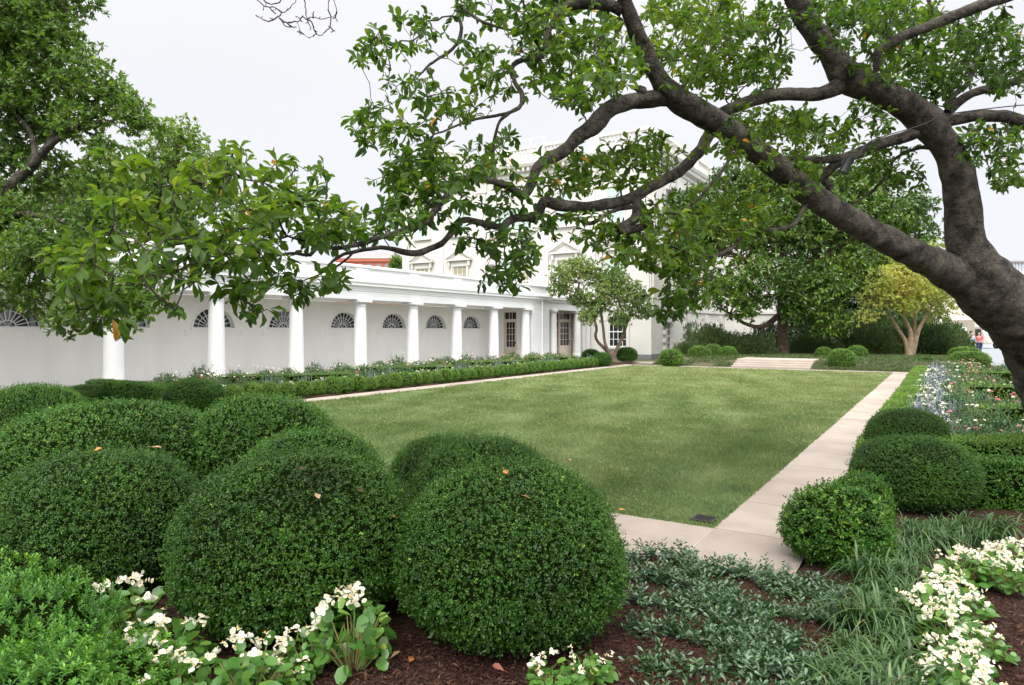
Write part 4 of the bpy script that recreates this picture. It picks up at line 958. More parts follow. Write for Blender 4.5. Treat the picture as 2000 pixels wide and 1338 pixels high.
for i, (px, d, w, h, mi, lab) in enumerate((
        (1385, 43, 1.6, 2.1, 2, 'upright olive shrub before the mansion south wall'), (1425, 42.5, 1.5, 1.7, 2, 'loose olive shrub between the steps and the mansion'), (1465, 42, 1.5, 1.5, 2, 'dull loose shrub left of the thick brown trunk'), (1340, 42, .9, 1.0, 2, 'low olive shrub behind the lone boxwood ball'),
        (1500, 46, 1.2, 2.0, 0, 'dark upright shrub close beside the thick brown trunk'), (1590, 44, 1.8, 1.3, 2, 'dark shrub right of the thick brown trunk'), (1640, 45, 2.0, 2.2, 2, 'tall olive shrub behind the biggest boxwood ball'), (1695, 44, 2.0, 2.0, 2, 'tall olive shrub left of the yellowing tree'), (1745, 45, 1.8, 2.2, 2, 'dark shrub behind the pale stems of the yellowing tree'), (1820, 43, 1.7, 2.2, 1, 'big dark shrub right of the pale stems'), (1848, 44, 1.6, 2.0, 0, 'big dark shrub beside the parked white van'), (1790, 44, 1.5, 2.2, 0, 'dark shrub directly behind the forked pale stems'),
        (1680, 52, 3.5, 3.4, 1, 'tall dark laurel in the shade behind the far shrubs'), (1590, 54, 3.2, 3.0, 0, 'tall dark laurel in the shade behind the brown trunk'), (1760, 54, 3.0, 3.2, 1, 'tall dark laurel in the shade behind the yellowing tree'))):
    p = W(px, HOR, d)
    o = link('garden_shrub', SHR[mi], None, (p[0], p[1], .25), (0, 0, i * 1.7), (w, w, h)); tag(o, lab, 'shrub', 'loose shrubs under the far trees')

# ------------------------------------------------------------------ colonnade
XC, XW = -21.0, -23.8
col = empty('colonnade', (XC, 22, 0), 'long white columned colonnade with fan shaped windows along the left of the garden', 'building')
SF = dict(U=(0, 1, 0), N=(1, 0, 0))
def sfb(x): return GB((x, 0, 0), (0, 1, 0), (1, 0, 0))      # u = y, n = outward (+x)
def wfb(y): return GB((0, y, 0), (1, 0, 0), (0, -1, 0))     # u = x, n = outward (-y)
FANY = [23.78 * .6808 + 3.417 * k for k in range(-4, 6)]
FW, FH, FZ = .885, .76, 1.99
# back wall with half-round openings cut out: strips between a polygon grid
g = sfb(XW)
def arc(c, w, h, z, n=16): return [(c + w * math.cos(PI * i / n), z + h * math.sin(PI * i / n)) for i in range(n + 1)]
g.box(0, 35.5, -.3, 0, .12, FZ)
ys = [0] + FANY + [35.5]
TOPZ = 3.22
mids = [0.0] + [(a + b) / 2 for a, b in zip(FANY[:-1], FANY[1:])] + [35.5]
for c, m0, m1 in zip(FANY, mids[:-1], mids[1:]):
    a = arc(c, FW, FH, FZ)
    n = len(a)
    outer = []
    for (yy, zz) in a:
        t = math.atan2((zz - FZ) / FH, (yy - c) / FW)
        ux, uz = math.cos(t), math.sin(t)
        s1 = ((m1 - c) if ux > 0 else (c - m0)) / max(abs(ux), 1e-6); s2 = (TOPZ - FZ) / max(uz, 1e-6)
        s = min(s1, s2); outer.append((c + ux * s, FZ + uz * s))
    # insert the corners
    pin = [(p[0], 0, p[1]) for p in a]; pout = [(p[0], 0, p[1]) for p in outer]
    for i in range(n - 1):
        q = [pin[i], pout[i], pout[i + 1], pin[i + 1]]
        g.add(q, [(0, 1, 2, 3)])
        if (outer[i][0] >= m1 - 1e-6 and outer[i][1] < TOPZ - 1e-6 and outer[i + 1][1] >= TOPZ - 1e-6): g.add([pout[i], (m1, 0, TOPZ), pout[i + 1]], [(0, 1, 2)])
        if (outer[i][1] >= TOPZ - 1e-6 and outer[i + 1][0] <= m0 + 1e-6 and outer[i + 1][1] < TOPZ - 1e-6): g.add([pout[i], (m0, 0, TOPZ), pout[i + 1]], [(0, 1, 2)])
        g.add([(a[i][0], 0, a[i][1]), (a[i + 1][0], 0, a[i + 1][1]), (a[i + 1][0], -.22, a[i + 1][1]), (a[i][0], -.22, a[i][1])], [(0, 1, 2, 3)])
g.build('wall', M['wwall'], col)
# raised panel outline under each fan
for c in FANY:
    g = sfb(XW)
    g.box(c - FW - .08, c + FW + .08, .0, .04, FZ - .07, FZ - .002)
    for s in (-1, 1): g.box(c + s * (FW + .3) - .012, c + s * (FW + .3) + .012, .002, .016, FZ - .32, FZ - .09)
    g.box(c - FW - .288, c + FW + .288, .002, .016, FZ - .32, FZ - .296)
    # moulded arch round the opening
    a0 = arc(c, FW + .002, FH + .002, FZ, 24); a1 = arc(c, FW + .07, FH + .07, FZ, 24)
    for i in range(24):
        g.add([(a0[i][0], .028, a0[i][1]), (a1[i][0], .028, a1[i][1]), (a1[i + 1][0], .028, a1[i + 1][1]), (a0[i + 1][0], .028, a0[i + 1][1]), (a0[i][0], -.01, a0[i][1]), (a1[i][0], -.01, a1[i][1]), (a1[i + 1][0], -.01, a1[i + 1][1]), (a0[i + 1][0], -.01, a0[i + 1][1])],
              [(0, 1, 2, 3), (1, 5, 6, 2), (0, 3, 7, 4)])
    win = g.build('fan_window', M['wwall'], col)
    g = sfb(XW); poly = arc(c, FW, FH, FZ, 24); g.add([(p[0], -.2, p[1]) for p in poly], [tuple(range(len(poly)))])
    g.build('pane', M['glass'], win)
    g = sfb(XW)
    def ray(t, r0, r1, w=.016):
        ux, uz = math.cos(t) , math.sin(t); nx, nz_ = -uz, ux
        pts = [(c + (r0 * ux + s * w * nx) * FW, -.17, FZ + .01 + (r0 * uz + s * w * nz_) * FH) for s in (-1, 1)] + [(c + (r1 * ux + s * w * nx) * FW, -.17, FZ + .01 + (r1 * uz + s * w * nz_) * FH) for s in (1, -1)]
        pts += [(p[0], -.198, p[2]) for p in pts]
        g.add(pts, [(0, 1, 2, 3), (0, 3, 7, 4), (1, 2, 6, 5)])
    for i in range(1, 11): ray(PI * i / 11, .26, .97)
    for rr_, ww in ((.26, .022), (.64, .014), (.97, .03)):
        for i in range(28):
            t0, t1 = PI * i / 28, PI * (i + 1) / 28
            pts = [(c + FW * q * math.cos(t), -.168, FZ + .01 + FH * q * math.sin(t)) for t in (t0, t1) for q in (rr_ - ww, rr_ + ww)]
            g.add(pts, [(0, 1, 3, 2)])
    for i in range(1, 3): ray(PI * i / 3, .03, .26, .014)
    g.box(c - FW, c + FW, -.2, -.165, FZ, FZ + .035)
    g.build('glazing_bar', M['white'], win)
# entablature, ceiling, parapet
CY0, CY1 = 0.0, 35.3
prof = [(-.25, 3.2), (.2, 3.2), (.2, 3.55), (.225, 3.57), (.225, 3.62), (.25, 3.66), (.25, 3.74), (.36, 3.78), (.36, 3.86), (.4, 3.93), (.4, 3.97), (.1, 4.0), (-.25, 4.0)]
g = sfb(XC); g.extr(prof, CY0, 37.45); g.build('entablature', M['white'], col)
g = sfb(XC); g.box(CY0, 37.6, -2.9, -.26, 3.24, 3.3); g.build('ceiling', M['wwall'], col)
g = sfb(XC); g.box(CY0, 37.6, -3.2, -.26, 3.9, 3.98); g.build('roof', M['slate'], col)
COLY = [21 * .5212 + 3.417 * k for k in range(-3, 7)]
g = sfb(XC)
g.box(CY0, 37.45, -.1, .06, 4.003, 4.55)
g.extr([(-.14, 4.552), (.12, 4.552), (.14, 4.58), (.14, 4.64), (.1, 4.68), (-.14, 4.68)], CY0, 37.5)
g.extr([(.061, 4.003), (.14, 4.003), (.14, 4.11), (.061, 4.14)], CY0, 37.48)
for yy in COLY + [34.85]:
    g.box(yy - .36, yy + .36, .061, .105, 4.141, 4.549)
    g.box(yy - .2, yy + .2, .106, .118, 4.2, 4.5)
    a, b = yy + .42, yy + 3.417 - .42
    if b < 37:
        g.box(a, b, .061, .075, 4.19, 4.215); g.box(a, b, .061, .075, 4.475, 4.5)
g.build('parapet', M['white'], col)
colprof = [(.0, .12), (.36, .12), (.36, .2), (.345, .2), (.345, .26), (.31, .3), (.285, .33)] + [(.285 - .045 * (t / 10) ** 1.7, .33 + 2.58 * t / 10) for t in range(11)] + [(.26, 2.915), (.26, 2.945), (.242, 2.955), (.242, 3.03), (.27, 3.035), (.32, 3.09)]
for yy in COLY:
    g = sfb(XC); g.lathe(yy, 0, colprof, 40); g.box(yy - .36, yy + .36, -.36, .36, 3.092, 3.198)
    g.build('column', M['white'], col, smooth=True)
# end wall with glazed door, facing down the walk
g = wfb(35.5)
g.box(-23.8, -22.98, -.25, 0, .12, 3.24); g.box(-22.02, -21.25, -.25, 0, .12, 3.24); g.box(-22.98, -22.02, -.25, 0, 3.06, 3.24)
g.build('end_wall', M['wwall'], col)
def french_door(g, u0, u1, n, z0, ztop, zdoor, nx, ny, parent, name='door'):
    fr = g(); w = .07
    fr.box(u0, u0 + w, n, n + .08, z0, ztop); fr.box(u1 - w, u1, n, n + .08, z0, ztop)
    fr.box(u0 + w, u1 - w, n, n + .08, ztop - w, ztop); fr.box(u0 + w, u1 - w, n, n + .08, zdoor, zdoor + .09)
    d = fr.build(name, M['cream'], parent)
    lf = g(); a, b = u0 + w + .003, u1 - w - .003
    zk = z0 + .75
    lf.box(a, a + .1, n + .01, n + .05, z0, zdoor - .003); lf.box(b - .1, b, n + .01, n + .05, z0, zdoor - .003)
    lf.box(a + .1, b - .1, n + .01, n + .05, zdoor - .1, zdoor - .003); lf.box(a + .1, b - .1, n + .01, n + .05, z0, zk)
    lf.box(a + .2, b - .2, n + .051, n + .06, z0 + .15, zk - .12)
    lf.build('door_leaf', M['cream'], d)
    gl = g(); gl.box(a + .1, b - .1, n + .015, n + .022, zk, zdoor - .1); gl.box(u0 + w, u1 - w, n + .015, n + .022, zdoor + .09, ztop - w); gl.build('pane', M['glass'], d)
    br = g()
    for i in range(1, nx):
        u = a + .1 + (b - a - .2) * i / nx; br.box(u - .012, u + .012, n + .023, n + .045, zk, zdoor - .1); br.box(u - .012, u + .012, n + .023, n + .045, zdoor + .09, ztop - w)
    for i in range(1, ny):
        z = zk + (zdoor - .1 - zk) * i / ny; br.box(a + .1, b - .1, n + .024, n + .044, z - .012, z + .012)
    br.build('glazing_bar', M['cream'], d)
    hd = g(); hd.box(b - .07, b - .04, n + .051, n + .09, z0 + .95, z0 + 1.1); hd.build('handle', M['iron'], d)
french_door(lambda: wfb(35.5), -22.98, -22.02, -.12, .12, 3.06, 2.5, 3, 4, col)
# engaged column, rusticated pier, downpipe
g = sfb(XC); g.lathe(34.85, 0, colprof, 40); g.box(34.49, 35.21, -.36, .36, 3.092, 3.198); g.build('column', M['white'], col, smooth=True)
g = sfb(XC)
k = 0; z = .12
while z < 3.15:
    h = min(.3, 3.19 - z); g.box(35.26, 37.42, -.24, .21, z + .008, z + h - .008); z += h
g.box(35.275, 37.405, -.23, .195, .12, 3.19)
g.build('pier', M['white'], col, bevel=.01)
g = sfb(XC); pts = [np.array([XC + .27, 36.4, z]) for z in (.15, 3.75)]; g.tube(pts, .045, 10)
for z in (.9, 2.2, 3.3): g.tube([np.array([XC + .27, 36.4, z]), np.array([XC + .27, 36.4, z + .05])], .058, 10)
g.build('downpipe', M['white'], col, smooth=True)
# garden room between pier and mansion
g = sfb(XC); g.extr([(-.25, 3.2), (.1, 3.2), (.1, 3.6), (.2, 3.7), (.2, 3.8), (.3, 3.86), (.3, 3.95), (-.25, 3.95)], 37.5, 43.9); g.build('entablature', M['white'], col)
g = sfb(XC); g.box(37.5, 43.9, -3, -.26, 3.84, 3.94); g.build('roof', M['slate'], col)
for yy in (38.27, 41.68):
    g = sfb(XC); g.lathe(yy, 0, [(r * .92, z) for r, z in colprof], 32); g.box(yy - .32, yy + .32, -.32, .2, 3.092, 3.198); g.build('column', M['white'], col, smooth=True)
g = sfb(XC - .7)
g.box(37.45, 43.9, -.3, -.1, .12, 3.2)
g.build('wall', M['cream'], col)
french_door(lambda: sfb(XC - .7), 40.45, 42.05, -.08, .12, 3.1, 2.55, 3, 4, col)
for (a, b) in ((37.6, 37.95), (39.95, 40.38), (42.12, 42.5)):
    g = sfb(XC - .7); g.box(a, a + .05, -.098, .0, .12, 3.1); g.box(b - .05, b, -.098, .0, .12, 3.1); g.box(a + .05, b - .05, -.098, .0, 3.04, 3.1)
    s_ = g.build('side_light', M['cream'], col)
    g = sfb(XC - .7); g.box(a + .05, b - .05, -.09, -.06, .12, 3.04); g.build('pane', M['glass'], s_)
    g = sfb(XC - .7)
    for z in (.7, 1.3, 1.9, 2.5): g.box(a + .05, b - .05, -.058, -.03, z - .015, z + .015)
    g.build('glazing_bar', M['cream'], s_)
for yy in (42.75, 43.5):
    g = sfb(XC); g.box(yy - .2, yy + .2, -.5, .0, .12, 3.19); g.box(yy - .25, yy + .25, -.5, .04, 3.0, 3.1); g.build('pilaster', M['white'], col)

# ------------------------------------------------------------------ mansion
YF, XS = 44.0, -16.6
XL = -38.7; XM = (XL + XS) / 2
man = empty('white_mansion', (XM, YF, 0), 'tall white stone mansion with pedimented windows behind the colonnade', 'building')
gw = lambda: wfb(YF)
gs = lambda: sfb(XS)
g = gw(); g.box(XL, XS, -26 - .2, 0, -.05, 14.2); g.build('wall', M['stone'], man)
g = gw(); g.box(XL, XS + .02, .003, .12, 3.3, 3.55); g.build('string_course', M['stone'], man)
g = gs(); g.box(YF - .12, YF + 22, .003, .12, 3.3, 3.55); g.build('string_course', M['stone'], man)
g = gs(); g.box(YF - .05, YF + 22, .003, .06, -.05, .28); g.build('plinth', M['base'], man)
g = gw(); g.box(XS - 1.4, XS + .06, .003, .06, -.05, .25); g.build('plinth', M['base'], man)
def cornice(g, a, b, z):
    g.extr([(0.003, z - .55), (.08, z - .55), (.08, z - .3), (.25, z - .2), (.3, z), (.55, z + .08), (.65, z + .3), (.003, z + .32)], a, b)
    u = a + .2
    while u < b - .2:
        g.box(u, u + .16, .085, .5, z - .22, z + .06); u += .42
g = gw(); cornice(g, XL - .6, XS + .6, 14.0); g.build('cornice', M['stone'], man)
g = gs(); cornice(g, YF + .01, YF + 22, 14.0); g.build('cornice', M['stone'], man)
def balustrade(g, a, b, z):
    g.box(a, b, -.25, .2, z, z + .25); g.box(a, b, -.22, .17, z + 1.15, z + 1.35)
    u = a; k = 0
    while u < b:
        g.box(u, min(u + .7, b), -.24, .19, z + .252, z + 1.148)
        u2 = u + 1.0
        while u2 < min(u + 3.6, b - .1):
            g.lathe(u2, -.03, [(.07, z + .25), (.07, z + .4), (.12, z + .65), (.06, z + .95), (.09, z + 1.15)], 8); u2 += .3
        u += 4.4
g = gw(); balustrade(g, XL, XS, 14.33); g.build('balustrade', M['stone'], man)
g = gs(); balustrade(g, YF + .5, YF + 20, 14.33); g.build('balustrade', M['stone'], man)
for xx, yy, w in ((-37.2, 48, .9), (-31.5, 52, 1.0)):
    g = GB((0, 0, 0), (1, 0, 0), (0, 1, 0)); g.box(xx - w, xx + w, yy - .8, yy + .8, 14.2, 17.4); g.box(xx - w - .15, xx + w + .15, yy - .95, yy + .95, 17.4, 17.75); g.build('chimney', M['stone'], man)
g = gw()
for xx in (-30.2, -29.0, -27.8, -26.6):
    g.tube([np.array([xx, YF + 3, 14.3]), np.array([xx, YF + 3, 17.2])], .03, 6)
for z in (16.2, 17.2): g.tube([np.array([-30.2, YF + 3, z]), np.array([-26.6, YF + 3, z])], .03, 6)
g.build('roof_railing', M['white'], man)
# giant pilasters
for xx in (XL + .5, -34.65, -30.5, -24.9, -21.1, XS - .5):
    g = gw(); g.box(xx - .38, xx + .38, .003, .1, 3.56, 13.4); g.box(xx - .5, xx + .5, .003, .16, 12.6, 13.38); g.build('pilaster', M['stone'], man)
def window(g, u, z0, z1, w, nx, ny, glass, parent, kind=0, depth=.08):
    f = g(); t = .17
    h = w / 2
    f.box(u - h - t, u - h, .003, .13, z0, z1); f.box(u + h, u + h + t, .003, .13, z0, z1); f.box(u - h - t, u + h + t, .003, .14, z1, z1 + t)
    f.box(u - h - t - .1, u + h + t + .1, .003, .22, z0 - .14, z0)
    if kind == 1:      # triangular pediment on brackets
        zz = z1 + t + .28
        f.box(u - h - .25, u + h + .25, .003, .11, z1 + t + .002, zz)
        f.box(u - h - .55, u + h + .55, .003, .36, zz, zz + .12)
        ph = .72
        f.prism([(u - h - .5, zz + .122), (u + h + .5, zz + .122), (u, zz + .122 + ph - .1)], .003, .14)
        for s in (-1, 1):
            f.prism([(u + s * (h + .58), zz + .122), (u + s * (h + .58), zz + .26), (u, zz + .26 + ph), (u, zz + .122 + ph)], .15, .38)
            f.box(u + s * (h + .3) - .09, u + s * (h + .3) + .09, .142, .28, zz - .42, zz - .002)
    if kind == 2:      # blocked surround of the ground floor
        for s in (-1, 1):
            z = z0
            while z < z1 - .2:
                f.box(u + s * (h + .28) - .17, u + s * (h + .28) + .17, .004, .2, z, z + .3); z += .55
        for kx, kh in ((-.42, .35), (0, .6), (.42, .35)):
            f.prism([(u + kx - .1, z1 + .02), (u + kx + .1, z1 + .02), (u + kx * 1.25 + .14, z1 + .1 + kh), (u + kx * 1.25 - .14, z1 + .1 + kh)], .005, .26)
    wn_ = f.build('window', M['stone'], parent)
    p = g(); p.box(u - h, u + h, .004, .02, z0, z1); p.build('pane', glass, wn_)
    s = g(); b = .035
    s.box(u - h, u - h + .06, .021, .06, z0, z1); s.box(u + h - .06, u + h, .021, .06, z0, z1); s.box(u - h + .06, u + h - .06, .021, .06, z1 - .06, z1); s.box(u - h + .06, u + h - .06, .021, .06, z0, z0 + .06)
    for i in range(1, nx): q = u - h + w * i / nx; s.box(q - b / 2, q + b / 2, .021, .05, z0 + .06, z1 - .06)
    for i in range(1, ny): q = z0 + (z1 - z0) * i / ny; hb = b if i * 2 == ny else b / 2; s.box(u - h + .06, u + h - .06, .021, .052 + .01 * (i * 2 == ny), q - hb, q + hb)
    s.build('sash', M['white'], wn_)
for i, xx in enumerate((-36.45, -32.6, -23.1, -19.25)):
    window(gw, xx, 4.4, 7.0, 1.35, 3, 4, (M['glass_buff'], M['glass_buff'], M['glass_buff'], M['glass_mint'])[i], man, 1)
    window(gw, xx, 9.5, 11.9, 1.3, 3, 4, M['glass_mint'], man, 0)
window(gw, -28.0, 4.2, 7.4, 1.25, 3, 4, M['glass_mint'], man, 0)
window(gw, -26.45, 4.2, 7.0, .6, 2, 4, M['glass_buff'], man, 0)
window(gw, -29.55, 4.2, 7.0, .6, 2, 4, M['glass_buff'], man, 0)
# big lunette in the middle of the upper floor
f = gw(); a0 = arc(XM, 1.7, 1.7, 9.5, 24); a1 = arc(XM, 2.0, 2.0, 9.5, 24)
for i in range(24):
    f.add([(q[0], n_, q[1]) for n_ in (.003, .14) for q in (a0[i], a1[i], a1[i + 1], a0[i + 1])], [(4, 5, 6, 7), (1, 2, 6, 5), (0, 4, 7, 3)])
f.box(XM - 2.1, XM + 2.1, .003, .2, 9.3, 9.5)
lw = f.build('window', M['stone'], man)
p = gw(); p.add([(q[0], .006, q[1]) for q in a0], [tuple(range(25))]); p.build('pane', M['glass_mint'], lw)
s = gw()
for i in range(1, 8):
    t = PI * i / 8; ux, uz = math.cos(t), math.sin(t)
    s.add([(XM + ux * r + k * .03 * -uz, n_, 9.5 + uz * r + k * .03 * ux) for n_ in (.007, .05) for r, k in ((.5, -1), (.5, 1), (1.68, 1), (1.68, -1))], [(4, 5, 6, 7), (0, 4, 7, 3), (1, 2, 6, 5)])
s.build('sash', M['white'], lw)
window(gw, -19.0, .75, 2.85, 1.35, 4, 4, M['glass'], man, 0)
for yy in (47.2, 51.6, 56.1, 60.6):
    window(gs, yy, .5, 2.45, 1.0, 2, 4, M['glass'], man, 2)
    window(gs, yy, 4.4, 7.4, 1.35, 3, 4, M['glass'], man, 0)
    window(gs, yy, 9.5, 11.9, 1.3, 3, 4, M['glass'], man, 0)
for yy in (44.5, 49.4, 53.9, 58.4):
    g = gs(); g.box(yy - .38, yy + .38, .003, .14, 3.56, 13.4); g.build('pilaster', M['stone'], man)
g = gs(); g.lathe(70.5, -1.2, [(8.2, -.05), (8.2, 3.3), (8.35, 3.35), (8.35, 3.6), (8.2, 3.62), (8.2, 14)], 48); g.build('bow_front', M['stone'], man, smooth=True)

# ------------------------------------------------------------------ far away
# red brick building over the colonnade roof
bb = W(730, HOR, 110); bb[2] = 0
br = empty('brick_building', tuple(bb), 'distant red brick building with a grey roof above the colonnade', 'building')
z0 = CAMH + (HOR - 505) * 110 / FPX
bf = lambda: GB(tuple(bb), tuple(RGT), tuple(-FWD))
g = bf(); g.box(-6.2, 3.0, -12, 0, 0, z0); g.build('wall', M['brick'], br)
g = bf(); g.box(-6.4, 3.2, .003, .25, z0 - .5, z0 - .2); g.build('cornice', M['brick'], br)
g = bf(); g.extr([(0.1, z0 + .01), (-1.5, z0 + 1.2), (-10, z0 + 1.2), (-12, z0 + .01)], -6.3, 3.1); g.build('roof', M['slate'], br)
for u in (-5.2, -3.7, -2.2, -.7, .8, 2.2):
    g = bf(); g.box(u - .38, u + .38, .003, .08, z0 - 2.5, z0 - 2.38); g.box(u - .42, u + .42, .003, .08, z0 - .8, z0 - .66); w_ = g.build('window', M['brick'], br)
    g = bf(); g.box(u - .33, u + .33, .004, .03, z0 - 2.376, z0 - .804); g.build('pane', M['slate'], w_)
tb = W(775, HOR, 100); tb[2] = 0
tree('broadleaf_tree', 'small distant tree beside the red brick building', 'tree', tb, [Lm((775, 660, 100, 5), (775, 560, 100, 4), (776, 510, 100, 2))], Cl((777, 512, 15, 100), (770, 522, 12, 100), (785, 520, 12, 100)), 120, 6, .6, .5, M['ltree'], M['bark3'], 45, step=1.2, tipr=.03, twigmax=.2)
# pale terraced building at the right edge
fb = W(2010, HOR, 95); fb[2] = 0
pb = empty('pale_building', tuple(fb), 'pale stepped building with a grey ribbed metal roof at the right edge', 'building')
ff = lambda: GB(tuple(fb), tuple(RGT), tuple(-FWD))
zz = lambda py: CAMH + (HOR - py) * 95 / FPX
M['tan'] = surf('tan_stone', (.55, .48, .4), (.62, .55, .47), 1, .8)
M['metal'] = surf('ribbed_metal', (.4, .43, .47), (.5, .53, .57), 1, .5, metal=.2)
M['bluegl'] = glass_mat('blue_grey_glazing', (.3, .38, .42), .2)
g = ff(); g.box(-14, 30, -20, 0, 0, zz(560)); g.build('wall', M['tan'], pb)
g = ff(); g.box(-14, 30, -20, -.6, zz(560), zz(545)); g.build('glazing', M['bluegl'], pb)
g = ff(); g.box(-14, 30, -20, .4, zz(545), zz(532)); g.box(-14, 30, .003, .5, zz(567), zz(561)); g.build('ledge', M['tan'], pb)
g = ff(); g.box(-14, 30, -20, -1.2, zz(532), zz(511))
u = -14
while u < 30: g.box(u, u + .12, -1.195, -1.05, zz(532), zz(511)); u += .42
g.build('ribbed_wall', M['metal'], pb)
g = ff(); g.box(-14.3, 30, -20, -.8, zz(511), zz(508)); g.build('roof', M['slate'], pb)
g = ff()
for u in (-3, -1.6, -.2, 1.2): g.box(u, u + .1, -.4, -.3, zz(560), zz(541))
g.build('railing', M['iron'], pb)
# black screen beside it
sb_ = W(2010, HOR, 62); sb_[2] = 0
g = GB(tuple(sb_), tuple(RGT), tuple(-FWD)); g.box(-1.5, 5, -.15, 0, .0, CAMH + (HOR - 590) * 62 / FPX)
for u in (-1.4, 0.4, 2.2, 4): g.box(u, u + .12, .003, .1, 0, CAMH + (HOR - 590) * 62 / FPX + .15)
tag(g.build('screen_fence', M['iron']), 'tall black screen at the right edge behind the trunk', 'fence')
yb2 = W(1968, HOR, 46); yb2[2] = 0
tree('young_tree', 'thin young tree right of the big trunk before the pale building', 'tree', yb2, [Lm((1968, 690, 46, 4), (1966, 620, 46, 3), (1964, 560, 46, 1.5))], Cl((1962, 555, 18, 46), (1975, 580, 14, 46), (1958, 580, 14, 46), (1985, 600, 8, 46)), 130, 6, .17, .5, M['olive'], M['bark3'], 46, step=.35, tipr=.008, twigmax=.04)
# parked vehicles
M['carwhite'] = surf('white_car_paint', (.75, .76, .78), (.78, .79, .8), 1, .25, spec=.6, coat=.5)
M['orange'] = surf('orange_paint', (.6, .25, .05), (.65, .28, .06), 1, .4)
M['tyre'] = surf('rubber', (.02, .02, .02), (.03, .03, .03), 5, .8)
M['rim'] = surf('wheel_rim', (.4, .4, .42), (.5, .5, .52), 5, .35, metal=.7)
def vehicle(px, d, label, cat, paint, rz, L=5.2, H=2.2, boxy=False):
    p = W(px, HOR, d); root = empty('parked_van' if not boxy else 'parked_truck', (p[0], p[1], -.02), label, cat, None, rz)
    def lb(): return GB((0, 0, 0), (1, 0, 0), (0, 1, 0))
    def fin(g, name, mat, par=root, sm=False, bev=0):
        o = g.build(name, mat, None, smooth=sm, bevel=bev); o.parent = par; return o
    if boxy: prof = [(-L / 2, .5), (L / 2, .5), (L / 2, 1.3), (L / 2 - .4, 2.3), (L / 2 - 1.6, 2.35), (L / 2 - 1.6, H), (-L / 2, H)]
    else: prof = [(-L / 2, .35), (L / 2, .35), (L / 2 + .05, .9), (L / 2 - .9, 1.15), (L / 2 - 1.7, H - .1), (L / 2 - 2.1, H), (-L / 2 + .25, H), (-L / 2 - .02, 1.2)]
    g = lb(); g.prism(prof, -.95, .95); body = fin(g, 'body', paint, bev=.08)
    g = lb(); a = L / 2 - (.38 if boxy else .95); b = L / 2 - (.05 if boxy else 1.66); zt, zb = (2.2, 1.35) if boxy else (H - .18, 1.2)
    x0, x1 = (L / 2 - .02, L / 2 - .36) if boxy else (L / 2 - .88, L / 2 - 1.62)
    g.add([(x0 + .03, -.8, zb), (x0 + .03, .8, zb), (x1 + .03, .74, zt), (x1 + .03, -.74, zt)], [(0, 1, 2, 3)]); fin(g, 'windscreen', M['bluegl'])
    for s in (-1, 1):
        for (ua, ub) in (((L / 2 - 1.5, L / 2 - .55),) if boxy else ((-L / 2 + .5, -.5), (-.35, L / 2 - 1.95))):
            g = lb(); g.box(ua, ub, s * .955 - .01, s * .955 + .01, 1.25, H - .3 if not boxy else 2.05); fin(g, 'side_window', M['glass'])
        for ux in (-L / 2 + .95, L / 2 - .95):
            w = empty('wheel', (0, 0, 0), None, None); w.parent = root; w.location = (ux, s * .86, .36)
            g = GB((0, 0, 0), (1, 0, 0), (0, 0, 0)); ang = np.linspace(0, 2 * PI, 24, endpoint=False)
            def ring(r, y): return [(r * math.cos(t), y, r * math.sin(t)) for t in ang]
            v = ring(.2, -.11) + ring(.36, -.11) + ring(.36, .11) + ring(.2, .11)
            fcs = [(k * 24 + i, k * 24 + (i + 1) % 24, ((k + 1) % 4) * 24 + (i + 1) % 24, ((k + 1) % 4) * 24 + i) for k in range(4) for i in range(24)]
            link('tyre', make_mesh('tyre', v, [np.array(fcs)], M['tyre'], smooth=False), w)
            v = ring(.2, -.08) + ring(.2, .08); link('rim', make_mesh('rim', v, [np.array([(i, (i + 1) % 24, 24 + (i + 1) % 24, 24 + i) for i in range(24)]), np.array([list(range(24)), list(range(24, 48))])], M['rim']), w)
        g = lb(); g.box(L / 2 - .02 if not boxy else L / 2 - .01, L / 2 + .06, s * .7 - .16, s * .7 + .16, .72, .9); fin(g, 'headlight', M['glass_mint'])
    return root
vehicle(1858, 66, 'white van parked on the drive behind the dark shrub', 'van', M['carwhite'], R_(-70), 5.2, 2.3)
vehicle(1902, 74, 'pale box truck on the drive beyond the people', 'truck', M['tan'], R_(-60), 6.5, 3.1, True)
# people on the drive
M['skin'] = surf('skin', (.42, .26, .18), (.46, .29, .2), 8, .55)
M['hair'] = surf('dark_hair', (.02, .015, .012), (.04, .03, .02), 30, .6)
def cloth(n, c): return surf('cloth_' + n, tuple(x * .9 for x in c), c, 12, .85, .2, 60)
def skin_obj(name, pts, edges, radii, mat, parent, root_i=0):
    me = bpy.data.meshes.new(name); me.from_pydata(pts, edges, []); me.materials.append(mat)
    o = link(name, me, parent)
    md = o.modifiers.new('skin', 'SKIN'); md.use_smooth_shade = True
    sv = me.skin_vertices[0].data if me.skin_vertices else None
    if sv is None:
        me.attributes  # older data: create the layer through bmesh
        import bmesh
        bm = bmesh.new(); bm.from_mesh(me); bm.verts.layers.skin.verify(); bm.to_mesh(me); bm.free()
        sv = me.skin_vertices[0].data
    for v, r in zip(sv, radii): v.radius = r if isinstance(r, tuple) else (r, r)
    for i, v in enumerate(sv): v.use_root = (i == root_i)
    sd_ = o.modifiers.new('subsurf', 'SUBSURF'); sd_.levels = 1; sd_.render_levels = 1
    return o
